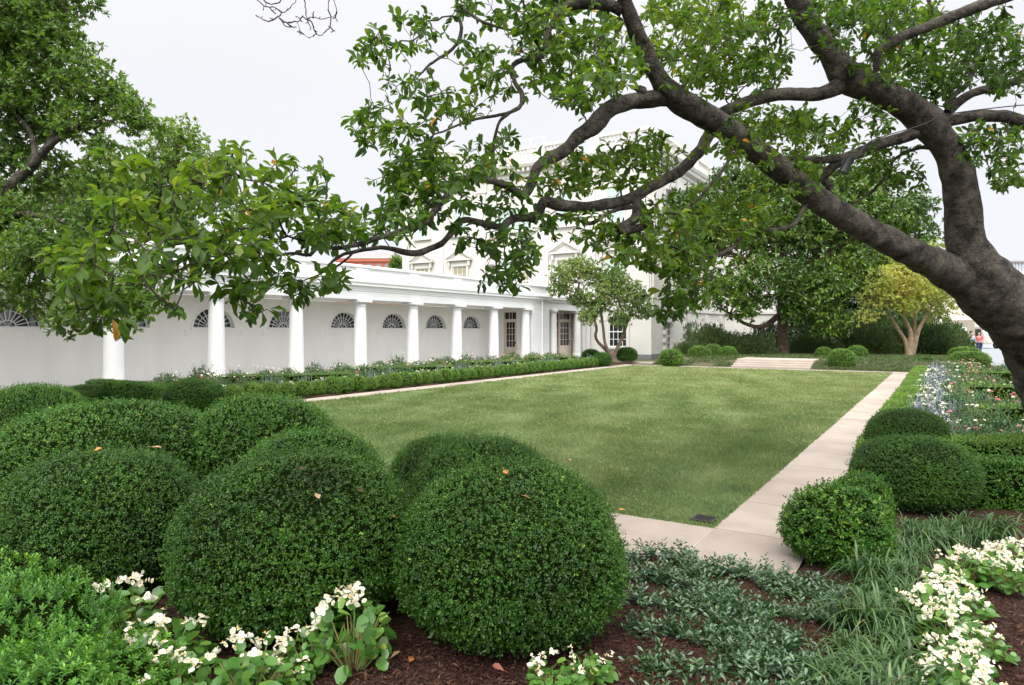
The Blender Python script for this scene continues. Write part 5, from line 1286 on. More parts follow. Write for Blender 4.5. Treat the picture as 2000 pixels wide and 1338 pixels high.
def person(px, d, label, shirt, trousers, rz, arm=.12, z=-.02):
    p = W(px, HOR, d); root = empty('person', (p[0], p[1], z), label, 'person', None, rz)
    A = [(0, 0, .98), (0, 0, 1.18), (0, 0, 1.38), (0, 0, 1.48), (0, .02, 1.56), (0, .03, 1.66), (0, .02, 1.74),
         (-.19, 0, 1.42), (-.25, .02, 1.14), (-.24, arm, .9), (.19, 0, 1.42), (.25, .02, 1.14), (.24, arm, .9),
         (-.1, 0, .9), (-.11, .02, .5), (-.11, -.01, .09), (-.12, .14, .05), (.1, 0, .9), (.11, .04, .5), (.11, .02, .09), (.12, .17, .05)]
    E = [(0, 1), (1, 2), (2, 3), (3, 4), (4, 5), (5, 6), (2, 7), (7, 8), (8, 9), (2, 10), (10, 11), (11, 12), (0, 13), (13, 14), (14, 15), (15, 16), (0, 17), (17, 18), (18, 19), (19, 20)]
    Rr = [(.15, .1), (.13, .1), (.15, .1), .055, .06, (.085, .1), .07, .06, .045, .035, .06, .045, .035, .085, .06, .045, .045, .085, .06, .045, .045]
    skin_obj('body', A, E, Rr, M['skin'], root)
    skin_obj('shirt', [A[i] for i in (0, 1, 2, 7, 8, 10, 11)] + [(0, 0, 1.46)], [(0, 1), (1, 2), (2, 3), (3, 4), (2, 5), (5, 6), (2, 7)], [(.165, .115), (.15, .115), (.17, .115), .075, .06, .075, .06, .07], cloth('shirt', shirt), root)
    skin_obj('trousers', [(0, 0, .98)] + [A[i] for i in (13, 14, 15, 17, 18, 19)], [(0, 1), (1, 2), (2, 3), (0, 4), (4, 5), (5, 6)], [(.16, .112), .1, .075, .06, .1, .075, .06], cloth('trousers', trousers), root)
    skin_obj('hair', [(0, -.0, 1.73), (0, -.03, 1.78), (0, -.06, 1.68)], [(0, 1), (0, 2)], [.09, .07, .07], M['hair'], root)
person(1874, 52, 'person in a grey top standing left in the group on the drive', (.35, .33, .3), (.05, .05, .06), R_(150))
person(1885, 50, 'person in a lilac grey shirt with dark hair, middle of the group on the drive', (.3, .32, .45), (.04, .05, .09), R_(30), .2)
person(1897, 51, 'person in a light blue shirt in the group on the drive', (.3, .45, .65), (.03, .04, .08), R_(200))
person(1912, 53, 'person in a bright pink top and navy trousers, right of the light blue shirt', (.75, .08, .15), (.02, .03, .12), R_(170), .15)

# ------------------------------------------------------------------ planting
# grass blades over the lawn
def grass():
    rng = np.random.default_rng(5)
    P = []
    need = 330000
    while need > 0:
        x = rng.uniform(LX0 - .02, LX1 + .02, 400000); y = rng.uniform(LY0 - .02, LY1 + .02, 400000)
        d = -x * math.sin(TH) + y * math.cos(TH)
        keep = rng.random(400000) < np.minimum(1, (8.0 / d) ** 2)
        q = np.stack([x, y], -1)[keep][:need]; P.append(q); need -= len(q)
    P = np.concatenate(P); gx = G(1376, 1016, .0); P = P[(np.abs(P[:, 0] - gx[0]) > .115) | (np.abs(P[:, 1] - gx[1]) > .115)]; n = len(P)
    d = -P[:, 0] * math.sin(TH) + P[:, 1] * math.cos(TH)
    P3 = np.concatenate([P, np.zeros((n, 1))], 1)
    lean = .5 * sin_noise(rng, P3, 1.5, 5) ; lean2 = .5 * sin_noise(rng, P3, 1.5, 5)
    D = norm(np.stack([lean + rng.normal(0, .45, n), lean2 + rng.normal(0, .45, n), np.full(n, .95)], -1))
    sc = np.clip(d / 8, 1, 3.2)
    h = rng.uniform(.028, .055, n) * (1 + .2 * sin_noise(rng, P3, 2, 6)) * np.minimum(sc, 1.4)
    w = .0042 * sc * rng.uniform(.7, 1.3, n)
    S = norm(np.cross(D, rand_dir(rng, n)))
    V = np.stack([P3 - S * w[:, None], P3 + S * w[:, None], P3 + D * h[:, None]], 1).reshape(-1, 3)
    F = np.arange(3 * n).reshape(-1, 3)
    t = np.clip(rng.beta(2, 2, n) + .15 * sin_noise(rng, P3, 3, 12), 0, 1)
    t = np.where(rng.random(n) < .03, 1.3, t)
    return make_mesh('grass', V, [F], M['blade'], tint=np.repeat(t, 3))
tag(link('grass', grass()), 'short mown grass of the rectangular lawn', 'grass', kind='stuff')

# mulch chips near the camera
def chips():
    rng = np.random.default_rng(6); n = 52000
    px = rng.uniform(-60, 2080, n * 2); py = HOR + 330 + 420 * rng.random(n * 2) ** .8
    d = FPX * CAMH / (py - HOR)
    P = CAM + d[:, None] * (FWD + RGT * ((px - 1000) / FPX)[:, None]); P[:, 2] = 0
    ok = ((P[:, 1] < PF - .06) | (P[:, 0] > PS + .06)); P = P[ok][:n]; n = len(P)
    P[:, 2] = -.004 + height(P[:, 0], P[:, 1]) + rng.random(n) * .012
    D = norm(rng.normal(size=(n, 3)) * [1, 1, .35]); N = norm(rng.normal(size=(n, 3)) * .5 + [0, 0, 1])
    m = LM(); L = rng.uniform(.01, .05, n)
    m.leaves(P, D, N, L, L * rng.uniform(.15, .4, n), SH_QUAD, rng.beta(1.6, 2.4, n)); return m.mesh('mulch_chips', M['chip'])
tag(link('mulch_chips', chips()), 'loose dark brown shredded bark covering the near bed', 'mulch', kind='stuff')

# vinca ground cover
M['vinca'] = leaf_mat('vinca_leaf', [(0, (.017, .052, .016)), (.5, (.036, .09, .03)), (1, (.075, .14, .055))], rough=.3, trans=.12, spec=.7)
def inside(px, py, poly):
    c = np.zeros(len(px), bool); j = len(poly) - 1
    for i in range(len(poly)):
        xi, yi = poly[i]; xj, yj = poly[j]
        c ^= ((yi > py) != (yj > py)) & (px < (xj - xi) * (py - yi) / (yj - yi + 1e-9) + xi); j = i
    return c
def vinca():
    rng = np.random.default_rng(8)
    corners = [G(*q)[:2] for q in ((1188, 1068), (1320, 1095), (1455, 1125), (1590, 1140), (1645, 1165), (1665, 1230), (1640, 1420), (1290, 1420), (1250, 1300), (1215, 1200))]
    xs_, ys_ = [q[0] for q in corners], [q[1] for q in corners]
    n = 9000
    x = rng.uniform(min(xs_), max(xs_), n); y = rng.uniform(min(ys_), max(ys_), n)
    ok = inside(x, y, corners) & (y < PF + .02)
    P = np.stack([x, y, height(x, y)], -1)[ok]
    dens = sin_noise(rng, P, 7, 19) + .5 * sin_noise(rng, P, 3, 6); P = P[dens > -.1 + .35 * (rng.random(len(P)) - .5)]
    P = P[:1350]; n = len(P)
    m = LM(); lean = norm(rng.normal(size=(n, 3)) * [.8, .8, .2] + [0, 0, .9]); hgt = rng.uniform(.06, .17, n)
    t0 = rng.beta(2, 2, n)
    for k in range(5):
        t = (k + .6) / 5
        base = P + lean * (hgt * t)[:, None]; a = rng.uniform(0, 2 * PI, n)
        for s in (0, PI):
            D = norm(np.stack([np.cos(a + s), np.sin(a + s), np.full(n, .55 - .75 * (1 - t))], -1) + lean * .3)
            L = rng.uniform(.026, .048, n)
            m.leaves(base, D, norm(lean + rng.normal(size=(n, 3)) * .35), L, L * .42, SH_OBOV, np.clip(t0 + rng.normal(0, .15, n), 0, 1))
    S = norm(np.cross(lean, RGT)); w = .0016
    V = np.stack([P - S * w, P + S * w, P + lean * hgt[:, None]], 1).reshape(-1, 3); m.raw(V, [np.arange(3 * n).reshape(-1, 3)], 0, .2)
    return m.mesh('ground_cover', M['vinca'], smooth=True)
tag(link('ground_cover', vinca()), 'glossy blue green trailing ground cover spreading over the near mulch', 'ground cover', kind='stuff')

def bank_cover():
    rng = np.random.default_rng(18); n = 15000
    x = rng.uniform(-13.4, 1.3, n); y = PE + .1 + (rng.random(n) ** 1.3) * 11.5
    ok = ~((x > SX0 - .12) & (x < SX1 + .12) & (y < PE + 3.5)) & ~((x > PS - .15) & (y < PE + 2.05)); x, y = x[ok], y[ok]; n = len(x)
    z = np.interp(y - PE, [.02, .8, 2.0, 2.01, 20], [.02, .12, .39, .385, .385])
    P = np.stack([x, y, z - .01], -1); dn = sin_noise(rng, P, 1.2, 4); P = P[dn > -.55]; n = len(P); m = LM()
    for k in range(4):
        D = norm(rng.normal(size=(n, 3)) * [.8, .8, .3] + [0, 0, .8]); L = rng.uniform(.07, .19, n)
        m.leaves(P + rng.normal(size=(n, 3)) * [.05, .05, 0], D, rand_dir(rng, n), L, L * .2, SH_QUAD, np.clip(rng.beta(2, 3, n), 0, 1))
    return m.mesh('ground_cover', M['olive2'])
tag(link('ground_cover', bank_cover()), 'low tufted green ground cover on the banks beside the far steps', 'ground cover', kind='stuff')
# lily turf clumps
M['lily'] = leaf_mat('lily_turf_blade', [(0, (.016, .05, .012)), (.5, (.038, .095, .022)), (.93, (.09, .155, .045)), (1, (.3, .22, .1))], rough=.38, trans=.2, spec=.5)
def clump_mesh(seed, nb=95, L0=.44):
    rng = np.random.default_rng(seed); a = rng.uniform(0, 2 * PI, nb); L = L0 * rng.uniform(.6, 1.15, nb); out = rng.uniform(.25, 1.0, nb)
    base = np.stack([.045 * rng.normal(size=nb), .045 * rng.normal(size=nb), np.zeros(nb)], -1)
    h = np.stack([np.cos(a), np.sin(a), 0 * a], -1); sd_ = np.stack([-np.sin(a), np.cos(a), 0 * a], -1)
    rows = []; S = 7
    for k in range(S + 1):
        t = k / S
        pos = base + h * (L * out * (t ** 1.4) * .85)[:, None] + UP * (L * (1.05 * t - (.35 + .75 * out) * t ** 2.4))[:, None]
        w = .0056 * (1 - t ** 3) + .0004
        rows.append(np.stack([pos - sd_ * w, pos + sd_ * w], 1))
    V = np.stack(rows, 1); V[..., 2] = np.maximum(V[..., 2], .004)
    V = V.reshape(-1, 3); b = np.arange(nb)[:, None] * (2 * (S + 1)) + np.arange(S)[None] * 2
    F = np.stack([b, b + 1, b + 3, b + 2], -1).reshape(-1, 4)
    return make_mesh('lily_turf', V, [F], M['lily'], tint=np.repeat(np.clip(rng.beta(2, 2, nb), 0, 1), 2 * (S + 1)), smooth=True)
CL = [clump_mesh(80 + i) for i in range(4)]
lil = [(1690, 1330), (1620, 1330), (1755, 1320), (1700, 1285), (1655, 1265), (1745, 1262), (1660, 1215), (1715, 1222), (1770, 1205), (1690, 1172), (1745, 1165), (1705, 1130), (1760, 1125), (1725, 1095), (1780, 1090), (1745, 1062), (1800, 1062), (1850, 1058), (1905, 1045), (1830, 1035), (1880, 1028), (1780, 1038), (1950, 1038), (1680, 1385), (1760, 1380)]
lil.sort(key=lambda q: -q[1])
for i, (px, py) in enumerate(lil):
    p = G(px, py + 22); s = rr.uniform(.7, 1.25)
    o = link('lily_turf', CL[i % 4], None, (p[0], p[1], float(height(p[0], p[1])) - .01), (0, 0, rr.uniform(0, 6)), (s, s, s))
    tag(o, 'arching lily turf clump beside the white begonias, %s from the front' % ordn(i + 1), 'grass clump', 'lily turf clumps in the strip beside the begonias')

# white begonias
M['bleaf'] = leaf_mat('begonia_leaf', [(0, (.045, .13, .025)), (.6, (.085, .2, .035)), (.9, (.16, .28, .05)), (1, (.3, .3, .06))], rough=.3, trans=.3, spec=.6)
M['petal'] = leaf_mat('white_petal', [(0, (.58, .57, .42)), (.5, (.7, .69, .6)), (1, (.76, .75, .69))], rough=.55, trans=.3, spec=.3)
M['stem'] = leaf_mat('pale_stem', [(0, (.12, .2, .05)), (1, (.25, .2, .08))], rough=.5, trans=.1)
M['stamen'] = surf('yellow_stamen', (.7, .35, .03), (.75, .42, .05), 9, .6)
def floret_cluster(seed, nf=6):
    rng = np.random.default_rng(seed); m = LM()
    for k in range(nf):
        c = rng.normal(size=3) * [.017, .017, .012]; ax = norm(rng.normal(size=3) * .6 + [0, 0, .7]); s = norm(np.cross(ax, rand_dir(rng, 1)[0])); u = np.cross(ax, s)
        sz = rng.uniform(.012, .02)
        for j in range(4):
            t = j * PI / 2; big_ = 1.0 if j % 2 == 0 else .72
            D = norm((s * math.cos(t) + u * math.sin(t)) + ax * .25)
            m.leaves(c[None], D[None], ax[None], sz * big_, sz * big_ * .95, SH_ROUND, np.array([rng.random()]))
        m.leaves(np.repeat(c[None] + ax * .002, 3, 0), norm(ax + rand_dir(rng, 3) * .5), rand_dir(rng, 3), .008, .006, SH_QUAD, np.zeros(3), 1)
    return m.mesh('flower_cluster', [M['petal'], M['stamen']], smooth=True)
FC = [floret_cluster(90 + i) for i in range(5)]
def begonia_mesh(seed, R=.17, H=.22, nl=110):
    rng = np.random.default_rng(seed); m = LM()
    d = rand_dir(rng, nl); d[:, 2] = np.abs(d[:, 2]) * .9
    P = d * (rng.random(nl) ** .45)[:, None] * [R, R, H * .85] + [0, 0, .03]
    D = norm(d * [1, 1, .3] + rng.normal(size=(nl, 3)) * .45 + [0, 0, -.1]); N = norm(d + rng.normal(size=(nl, 3)) * .3 + [0, 0, .6])
    L = rng.uniform(.038, .068, nl)
    m.leaves(P, D, N, L, L * .84, SH_ROUND, np.clip(rng.beta(2, 2, nl), 0, 1))
    for p_ in P[::2]:
        v, f = tube_arrays(np.array([[p_[0] * .2, p_[1] * .2, -.02], p_ * [.7, .7, .6], p_]), np.array([.005, .004, .0025]), 5); m.raw(v, [f], 1, rng.random())
    return m.mesh('foliage', [M['bleaf'], M['stem']], smooth=True)
BG = [begonia_mesh(100 + i) for i in range(4)]
def begonia(i, px, py, s, label, nfl=11, tall=1.0):
    "px,py = the crest of the plant"
    zt = .25 * s * tall
    d = FPX * (CAMH - zt * .55) / (py - HOR); p = W(px, py, d)
    root = empty('begonia', (p[0], p[1], float(height(p[0], p[1]))), label, 'flower', 'white begonias in the near beds', rr.uniform(0, 6))
    root.scale = (s, s, s * tall)
    link('foliage', BG[i % 4], root)
    for k in range(nfl):
        a = rr.uniform(0, 6.28); q = math.sqrt(rr.random()) * .15
        z = .1 + .13 * math.sqrt(max(0, 1 - (q / .17) ** 2)) + rr.uniform(-.02, .02)
        link('flower_cluster', FC[(i + k) % 5], root, (q * math.cos(a), q * math.sin(a), z), (rr.uniform(-.5, .5), rr.uniform(-.5, .5), rr.uniform(0, 6)), (1, 1, 1 / tall))
LB = 'white flowering begonia '
for i, q in enumerate((
    (1985, 1085, 1.05, 'at the right edge, farthest back of the group', 13), (1935, 1105, 1.0, 'second from the back on the right, left of the edge one', 14), (1880, 1112, 1.1, 'right of the dark lily turf, third from the back', 14), (1850, 1148, 1.1, 'in the middle of the right hand drift, fourth from the back', 15), (1815, 1190, 1.15, 'at the left side of the right hand drift touching the lily turf', 15), (1880, 1180, 1.0, 'in the right hand drift with its right side against bare mulch', 12), (1855, 1232, 1.1, 'in the right hand drift below its widest part', 14), (1860, 1285, 1.05, 'near the lower right corner, second from the bottom', 13), (1920, 1262, .8, 'small, outlying on the mulch at the lower right', 8), (1880, 1330, 1.1, 'at the bottom edge on the right', 14), (1965, 1130, .95, 'low at the right edge above the bare mulch', 10), (1830, 1330, .9, 'at the bottom edge beside the lily turf', 9),
    (240, 1190, 1.45, 'left of the front centre boxwood dome, rear one above the azalea', 8), (318, 1258, 1.4, 'left of the front centre boxwood dome, middle one', 9), (350, 1325, 1.15, 'at the bottom edge next to the azalea', 7), (490, 1312, 1.35, 'at the bottom edge between the azalea and the tall begonia', 10), (560, 1330, .8, 'small, at the bottom edge left of the tall begonia', 6), (1150, 1300, .8, 'small, right of the big boxwood dome on bare mulch', 4), (1080, 1325, .9, 'at the bottom edge below the big right boxwood dome', 7))):
    begonia(i, q[0], q[1], q[2], LB + q[3], q[4])
begonia(2, 690, 1232, 1.3, LB + 'standing tall with big leaves between the two front boxwood domes', 12, 1.4)
begonia(1, 610, 1275, .95, LB + 'close left of the tall one between the two front domes', 6, 1.2)

# bright azalea at the lower left corner
M['azalea'] = leaf_mat('azalea_leaf', [(0, (.03, .1, .01)), (.5, (.062, .175, .014)), (.9, (.12, .27, .024)), (1, (.2, .38, .04))], rough=.38, trans=.25, spec=.35)
def azalea_mesh(seed):
    rng = np.random.default_rng(seed); n = 1700; m = LM()
    d = rand_dir(rng, n); d[:, 2] = np.abs(d[:, 2])
    P = d * (rng.random(n) ** .3)[:, None] * [.62, .62, .5]; P *= (1 + .1 * sin_noise(rng, P, 5, 12))[:, None]
    t0 = np.clip(.45 + .2 * sin_noise(rng, P, 4, 10) + rng.normal(0, .12, n), 0, 1)
    ax = norm(d + [0, 0, .7] + rng.normal(size=(n, 3)) * .3)
    for k in range(9):
        a = k * 2.4 + rng.random(n); s = norm(np.cross(ax, RGT)); u = np.cross(ax, s)
        D = norm(ax * (.9 - .08 * k) + s * np.cos(a)[:, None] + u * np.sin(a)[:, None]); L = rng.uniform(.02, .033, n)
        m.leaves(P - ax * .004 * k, D, ax, L, L * .45, SH_QUAD, np.clip(t0 + .2 * (k < 3) + rng.normal(0, .05, n), 0, 1))
    V = rand_dir(rng, 1)
    na, nb = 8, 16; A_, B_ = np.meshgrid(np.linspace(.05, PI / 2, na), np.linspace(0, 2 * PI, nb, endpoint=False), indexing='ij')
    V = np.stack([.42 * np.sin(A_) * np.cos(B_), .42 * np.sin(A_) * np.sin(B_), .33 * np.cos(A_)], -1).reshape(-1, 3)
    i = np.arange(na - 1)[:, None] * nb; j = np.arange(nb)[None]; j2 = (j + 1) % nb
    m.raw(V, [np.stack([i + j, i + nb + j, i + nb + j2, i + j2], -1).reshape(-1, 4)], 1)
    return m.mesh('azalea', [M['azalea'], M['core']])
AZ = [azalea_mesh(110), azalea_mesh(111)]
for i, (px, d, s, h, lab) in enumerate(((40, 3.75, 1.0, 1.25, 'bright green azalea in the lower left corner, rear lobe standing highest'), (175, 3.35, .85, .95, 'bright green azalea in the lower left corner, beside the begonias'), (20, 3.0, 1.0, 1.0, 'bright green azalea in the very corner of the view'))):
    p = W(px, HOR, d); o = link('azalea', AZ[i % 2], None, (p[0], p[1], 0), (0, 0, i * 2.1), (s, s, s * h)); tag(o, lab, 'shrub', 'azaleas in the lower left corner')

# ---- rose beds
M['rleaf'] = leaf_mat('rose_leaf', [(0, (.022, .06, .022)), (.6, (.055, .125, .045)), (.92, (.1, .17, .06)), (1, (.2, .09, .05))], rough=.45, trans=.2)
M['sleaf'] = leaf_mat('silver_leaf', [(0, (.07, .12, .07)), (1, (.2, .26, .19))], rough=.6, trans=.2)
M['salvia'] = leaf_mat('silver_lilac_spike', [(0, (.16, .18, .26)), (.5, (.28, .3, .4)), (1, (.46, .48, .56))], rough=.7, trans=.2)
M['rose_w'] = leaf_mat('white_rose_petal', [(0, (.7, .68, .58)), (1, (.85, .83, .76))], rough=.6, trans=.25)
M['rose_p'] = leaf_mat('pink_rose_petal', [(0, (.62, .16, .2)), (1, (.75, .36, .38))], rough=.6, trans=.25)
M['rose_b'] = leaf_mat('blush_rose_petal', [(0, (.75, .45, .36)), (1, (.82, .62, .52))], rough=.6, trans=.25)
M['rose_r'] = leaf_mat('coral_rose_petal', [(0, (.6, .06, .06)), (1, (.75, .15, .12))], rough=.6, trans=.25)
def rose_flower(mat, seed):
    rng = np.random.default_rng(seed); m = LM()
    for ring, (n, tilt, L) in enumerate(((5, .15, .04), (5, .6, .036), (4, 1.2, .03), (3, 2.5, .024))):
        a = np.arange(n) * 2 * PI / n + ring * .6
        D = norm(np.stack([np.cos(a), np.sin(a), np.full(n, tilt)], -1)); N = norm(np.stack([-np.cos(a) * tilt, -np.sin(a) * tilt, np.ones(n)], -1))
        m.leaves(np.zeros((n, 3)) + D * .003, D, N, L, L * .95, SH_ROUND, rng.random(n))
    return m.mesh('bloom', mat, smooth=True)
BL = {k: [rose_flower(M['rose_' + k], 120)] for k in 'wpbr'}
def rose_bush(seed, n=430, R=.5, H=.6):
    rng = np.random.default_rng(seed); m = LM()
    ns = 12; tips_ = []
    for k in range(ns):
        a = rng.uniform(0, 6.28); r = rng.uniform(.1, R * .9); h = H * rng.uniform(.7, 1.15)
        q = np.array([[.03 * math.cos(a), .03 * math.sin(a), -.02], [r * .6 * math.cos(a), r * .6 * math.sin(a), h * .55], [r * math.cos(a), r * math.sin(a), h]])
        v, f = tube_arrays(q, np.array([.008, .006, .004]), 4); m.raw(v, [f], 1, .3); tips_.append(q[-1])
    d = rand_dir(rng, n); d[:, 2] = np.abs(d[:, 2])
    P = d * (rng.random(n) ** .4)[:, None] * [R, R, H * .75] + [0, 0, .08]
    t0 = np.clip(rng.beta(2, 2.5, n) + rng.normal(0, .1, n), 0, 1)
    for k in range(5):
        D = norm(d + rand_dir(rng, n) * .9); L = rng.uniform(.035, .06, n)
        m.leaves(P + rng.normal(size=(n, 3)) * .025, D, norm(rng.normal(size=(n, 3)) * .6 + [0, 0, .7]), L, L * .55, SH_QUAD, t0)
    return m.mesh('foliage', [M['rleaf'], M['stem']]), tips_
RB = [rose_bush(130 + i) for i in range(4)]
def rose(i, x, y, s, label, cols, nf, group, tall=1.0):
    me, tp = RB[i % 4]
    root = empty('rose_bush', (x, y, .02), label, 'rose', group, rr.uniform(0, 6)); root.scale = (s, s, s * tall)
    link('foliage', me, root)
    for k in range(nf):
        c = rr.choice(cols)
        if k < len(tp): q = tp[k]
        else:
            a = rr.uniform(0, 6.28); r = rr.uniform(0, .38); q = (r * math.cos(a), r * math.sin(a), .56 - r * .5)
        f = rr.uniform(.6, .95)
        link('bloom', BL[c][0], root, (q[0], q[1], q[2] + .005), (rr.uniform(-.6, .6), rr.uniform(-.6, .6), rr.uniform(0, 6)), (f, f, f / tall))
def spike_mesh(seed, H=.5):
    rng = np.random.default_rng(seed); m = LM()
    v, f = tube_arrays(np.array([[0, 0, 0], [0.004, 0, H * .5], [0, 0, H]]), np.array([.003, .003, .0015]), 4); m.raw(v, [f], 1, .6)
    n = 34; t = rng.random(n)
    m.leaves(np.stack([0 * t, 0 * t, H * (.45 + .55 * t)], -1), norm(rand_dir(rng, n) + [0, 0, .4]), rand_dir(rng, n), .024 * (1.1 - .6 * t), .013, SH_QUAD, rng.random(n))
    return m.mesh('spike', [M['salvia'], M['sleaf']])
SPK = [spike_mesh(170 + i) for i in range(4)]
def spike_plant(seed, R=.24):
    rng = np.random.default_rng(seed); mf = LM(); n = 220
    d = rand_dir(rng, n); d[:, 2] = np.abs(d[:, 2]); P = d * (rng.random(n) ** .5)[:, None] * [R, R, .3]
    for k in range(2):
        L = rng.uniform(.04, .07, n); mf.leaves(P, norm(d + rand_dir(rng, n) * .7 + [0, 0, .4]), rand_dir(rng, n), L, L * .3, SH_QUAD, rng.random(n))
    return mf.mesh('foliage', M['sleaf']), None
def white_plant(seed, R=.25, H=.36, nf=12):
    rng = np.random.default_rng(seed); mf, mb_ = LM(), LM(); n = 240
    d = rand_dir(rng, n); d[:, 2] = np.abs(d[:, 2]); P = d * (rng.random(n) ** .45)[:, None] * [R, R, H * .8]
    for k in range(3):
        L = rng.uniform(.045, .075, n); mf.leaves(P, norm(d + rand_dir(rng, n) * .7), norm(rng.normal(size=(n, 3)) * .6 + [0, 0, .8]), L, L * .42, SH_QUAD, rng.random(n))
    d = rand_dir(rng, nf); d[:, 2] = np.abs(d[:, 2]) + .25; d = norm(d); c = d * [R, R, H]
    for k in range(14):
        q = c + rng.normal(size=(nf, 3)) * [.022, .022, .012]; mb_.leaves(q, norm(rand_dir(rng, nf) * [1, 1, .3]), norm(d + [0, 0, .6] + rng.normal(size=(nf, 3)) * .3), .026, .024, SH_ROUND, rng.random(nf))
    return mf.mesh('foliage', M['rleaf']), mb_.mesh('blossom', M['petal'])
SP = [spike_plant(140 + i) for i in range(3)]; WP = [white_plant(150 + i) for i in range(3)]
def plant2(name, pair, x, y, s, label, group, part2):
    root = empty(name, (x, y, .02), label, 'flower', group, rr.uniform(0, 6)); root.scale = (s, s, s)
    link('foliage', pair[0], root)
    if pair[1]: link(part2, pair[1], root); return
    for k in range(12):
        a = rr.uniform(0, 6.28); q = .23 * math.sqrt(rr.random()); z = rr.uniform(.7, 1.1)
        link('spike', SPK[k % 4], root, (q * math.cos(a), q * math.sin(a), .05), (-q * math.sin(a) * .9, q * math.cos(a) * .9, rr.uniform(0, 6)), (1, 1, z))
# north bed
kw = ks = kr = 0
y = 10.6
while y < 34.3:
    kw += 1
    if kw % 7 in (0, 5):
        ks += 1; plant2('silver_sage', SP[kw % 3], -16.15 + rr.uniform(-.1, .1), y, 1.05, 'silvery sage with lilac spikes, north bed, %s from the near end' % ordn(ks), 'silvery sage plants in the north bed', 'spike')
    else:
        plant2('white_pentas', WP[kw % 3], -16.15 + rr.uniform(-.12, .12), y, 1.15, 'white bedding plant behind the ball hedge, %s from the near end' % ordn(kw - ks), 'white bedding plants in the north bed', 'blossom')
    y += .56
for row, (xr, st) in enumerate(((-17.2, 1.0), (-18.4, 1.1), (-19.4, 1.15))):
    y = 10.8 + row * .4
    while y < 34.6:
        kr += 1
        rose(kr, xr + rr.uniform(-.2, .2), y, rr.uniform(.8, 1.0), 'rose bush, north bed, %s row from the lawn, %s from near end' % (ORD[row], ordn(int((y - 10.4) / st) + 1)), (['b', 'w', 'w', 'r'], ['w', 'w', 'w', 'p'], ['w', 'w', 'w', 'b'])[row], 3 + kr % 3, 'rose bushes in the north bed', 1.0 + .35 * (row == 2) * (kr % 4 == 0) + .12 * row)
        y += st * rr.uniform(.9, 1.1) if False else st
# south bed
kw = ks = kr = 0
y = 10.6
while y < 35:
    for xr in (-.38, .0):
        kw += 1
        if (kw % 4 == 0) or (kw // 8) % 3 == 1 and kw % 2:
            ks += 1; plant2('silver_sage', SP[kw % 3], xr + rr.uniform(-.12, .12), y + rr.uniform(-.15, .15), rr.uniform(.8, 1.15), 'silvery sage with lilac spikes in the south bed, %s from the near end' % ordn(ks), 'silvery sage plants in the south bed', 'spike')
        else:
            plant2('white_pentas', WP[kw % 3], xr + rr.uniform(-.12, .12), y + rr.uniform(-.15, .15), rr.uniform(.75, 1.3), 'white bedding plant beside the low path hedge, %s from the near end' % ordn(kw - ks), 'white bedding plants in the south bed', 'blossom')
    y += .8
for row, (xr, st) in enumerate(((.5, .85), (1.2, .95), (2.1, 1.2))):
    y = 9.6 + row * .9
    y = (10.4, 12.2, 12.0)[row]
    j = 0
    while y < 34:
        j += 1; kr += 1
        if not (abs(xr - bro[0]) < .5 and abs(y - bro[1]) < .5):
            rose(kr, xr + rr.uniform(-.2, .2), y + rr.uniform(-.2, .2), rr.uniform(.65, 1.15), 'rose bush, south bed, %s row from the path, %s from near end' % (ORD[row], ordn(j)), (['p', 'b', 'w', 'p'], ['p', 'b', 'w'], ['b', 'b', 'w'])[row], 2 + kr % 3, 'rose bushes in the south bed')
        y += st

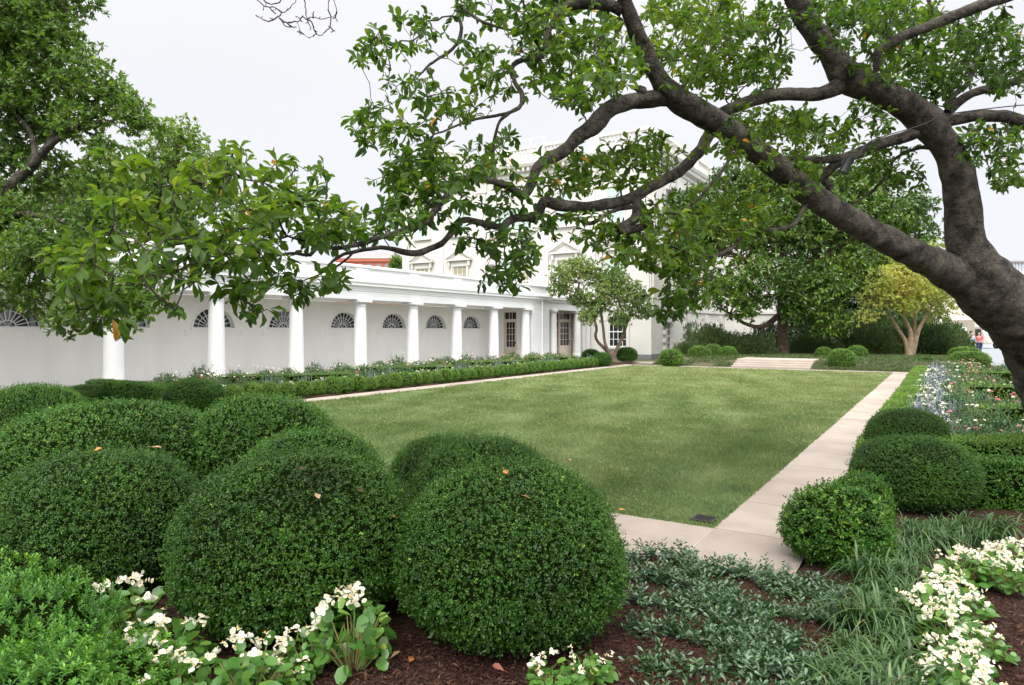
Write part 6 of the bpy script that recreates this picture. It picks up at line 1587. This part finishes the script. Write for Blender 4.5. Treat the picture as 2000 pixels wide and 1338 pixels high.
# ---- fallen leaves and the drain
M['dry'] = leaf_mat('dry_leaf', [(0, (.32, .1, .02)), (.4, (.5, .24, .04)), (.7, (.42, .28, .16)), (1, (.25, .06, .04))], rough=.6, trans=.2)
def dry_leaf(t, seed):
    rng = np.random.default_rng(seed); m = LM()
    m.leaves(np.zeros((1, 3)), np.array([[1., 0, .12]]), np.array([[0, .25, 1.]]), .075, .038, SH_OBOV, np.array([t])); v, f = tube_arrays(np.array([[-.025, .004, .004], [-.01, 0, .002], [0.005, 0, 0]]), np.array([.0012, .0014, .0014]), 4); m.raw(v, [f], 0, t)
    return m.mesh('dry_leaf', M['dry'], smooth=True)
for i, (px, py, d, t, lab) in enumerate((
        (184, 881, 4.95, .3, 'orange fallen leaf on top of the front left boxwood dome'), (294, 873, 5.1, .75, 'pale tan fallen leaf at the crest of the front left boxwood dome'), (585, 920, 4.35, .95, 'reddish fallen leaf on the front centre boxwood dome, near its crest'), (615, 962, 4.15, .7, 'dull tan fallen leaf on the face of the front centre boxwood dome'), (704, 960, 4.2, 1.0, 'dark red fallen leaf on the right shoulder of the front centre dome'), (772, 1010, 4.35, .45, 'yellow fallen leaf caught on the right side of the front centre dome'), (984, 918, 4.2, .2, 'orange brown fallen leaf near the crest of the right hand dome'), (1033, 973, 3.98, .72, 'cream fallen leaf on the upper face of the right hand dome'))):
    p = W(px, py, d - .1); o = link('fallen_leaf', dry_leaf(t, i), None, tuple(p), (rr.uniform(.2, .7), rr.uniform(-.3, .3), rr.uniform(0, 6))); tag(o, lab, 'leaf', 'fallen magnolia leaves')
for i, (px, py, t, lab) in enumerate(((1222, 996, .3, 'orange fallen leaf at the edge of the lawn beside the near path'), (1117, 899, .4, 'small yellow fallen leaf lying out on the lawn'), (1786, 1022, .35, 'bright orange fallen leaf on the mulch below the broad dark dome'), (762, 1288, .72, 'tan fallen leaf on the mulch, left of a brown one'), (806, 1284, .1, 'brown fallen leaf on the mulch under the right hand dome'), (1962, 1157, .65, 'tan fallen leaf on bare mulch at the right edge'), (985, 1312, .95, 'reddish fallen leaf on the mulch before the right hand dome'))):
    p = G(px, py, .05); o = link('fallen_leaf', dry_leaf(t, 20 + i), None, (p[0], p[1], .055), (rr.uniform(-.2, .2), rr.uniform(-.2, .2), rr.uniform(0, 6))); tag(o, lab, 'leaf', 'fallen magnolia leaves')
dp = G(1376, 1016, .0)
dg = empty('drain_grate', (dp[0], dp[1], .0), 'small dark slotted drain grate set in the corner of the lawn', 'drain')
g = GB((0, 0, 0), (1, 0, 0), (0, 1, 0))
for s in (-1, 1): g.box(-.11, .11, s * .1 - .01, s * .1 + .01, .0, .022); g.box(s * .1 - .01, s * .1 + .01, -.09, .09, .0, .022)
fr = g.build('frame', M['iron']); fr.parent = dg
g = GB((0, 0, 0), (1, 0, 0), (0, 1, 0))
for k in range(8): g.box(-.09, .09, -.083 + k * .0225, -.083 + k * .0225 + .01, .008, .02)
o = g.build('grille', M['iron']); o.parent = dg

for o_ in bpy.data.objects:
    if o_.parent is None and 'label' in o_.keys() and not 4 <= len(o_['label'].split()) <= 16: print('LABEL', o_.name, o_['label'])
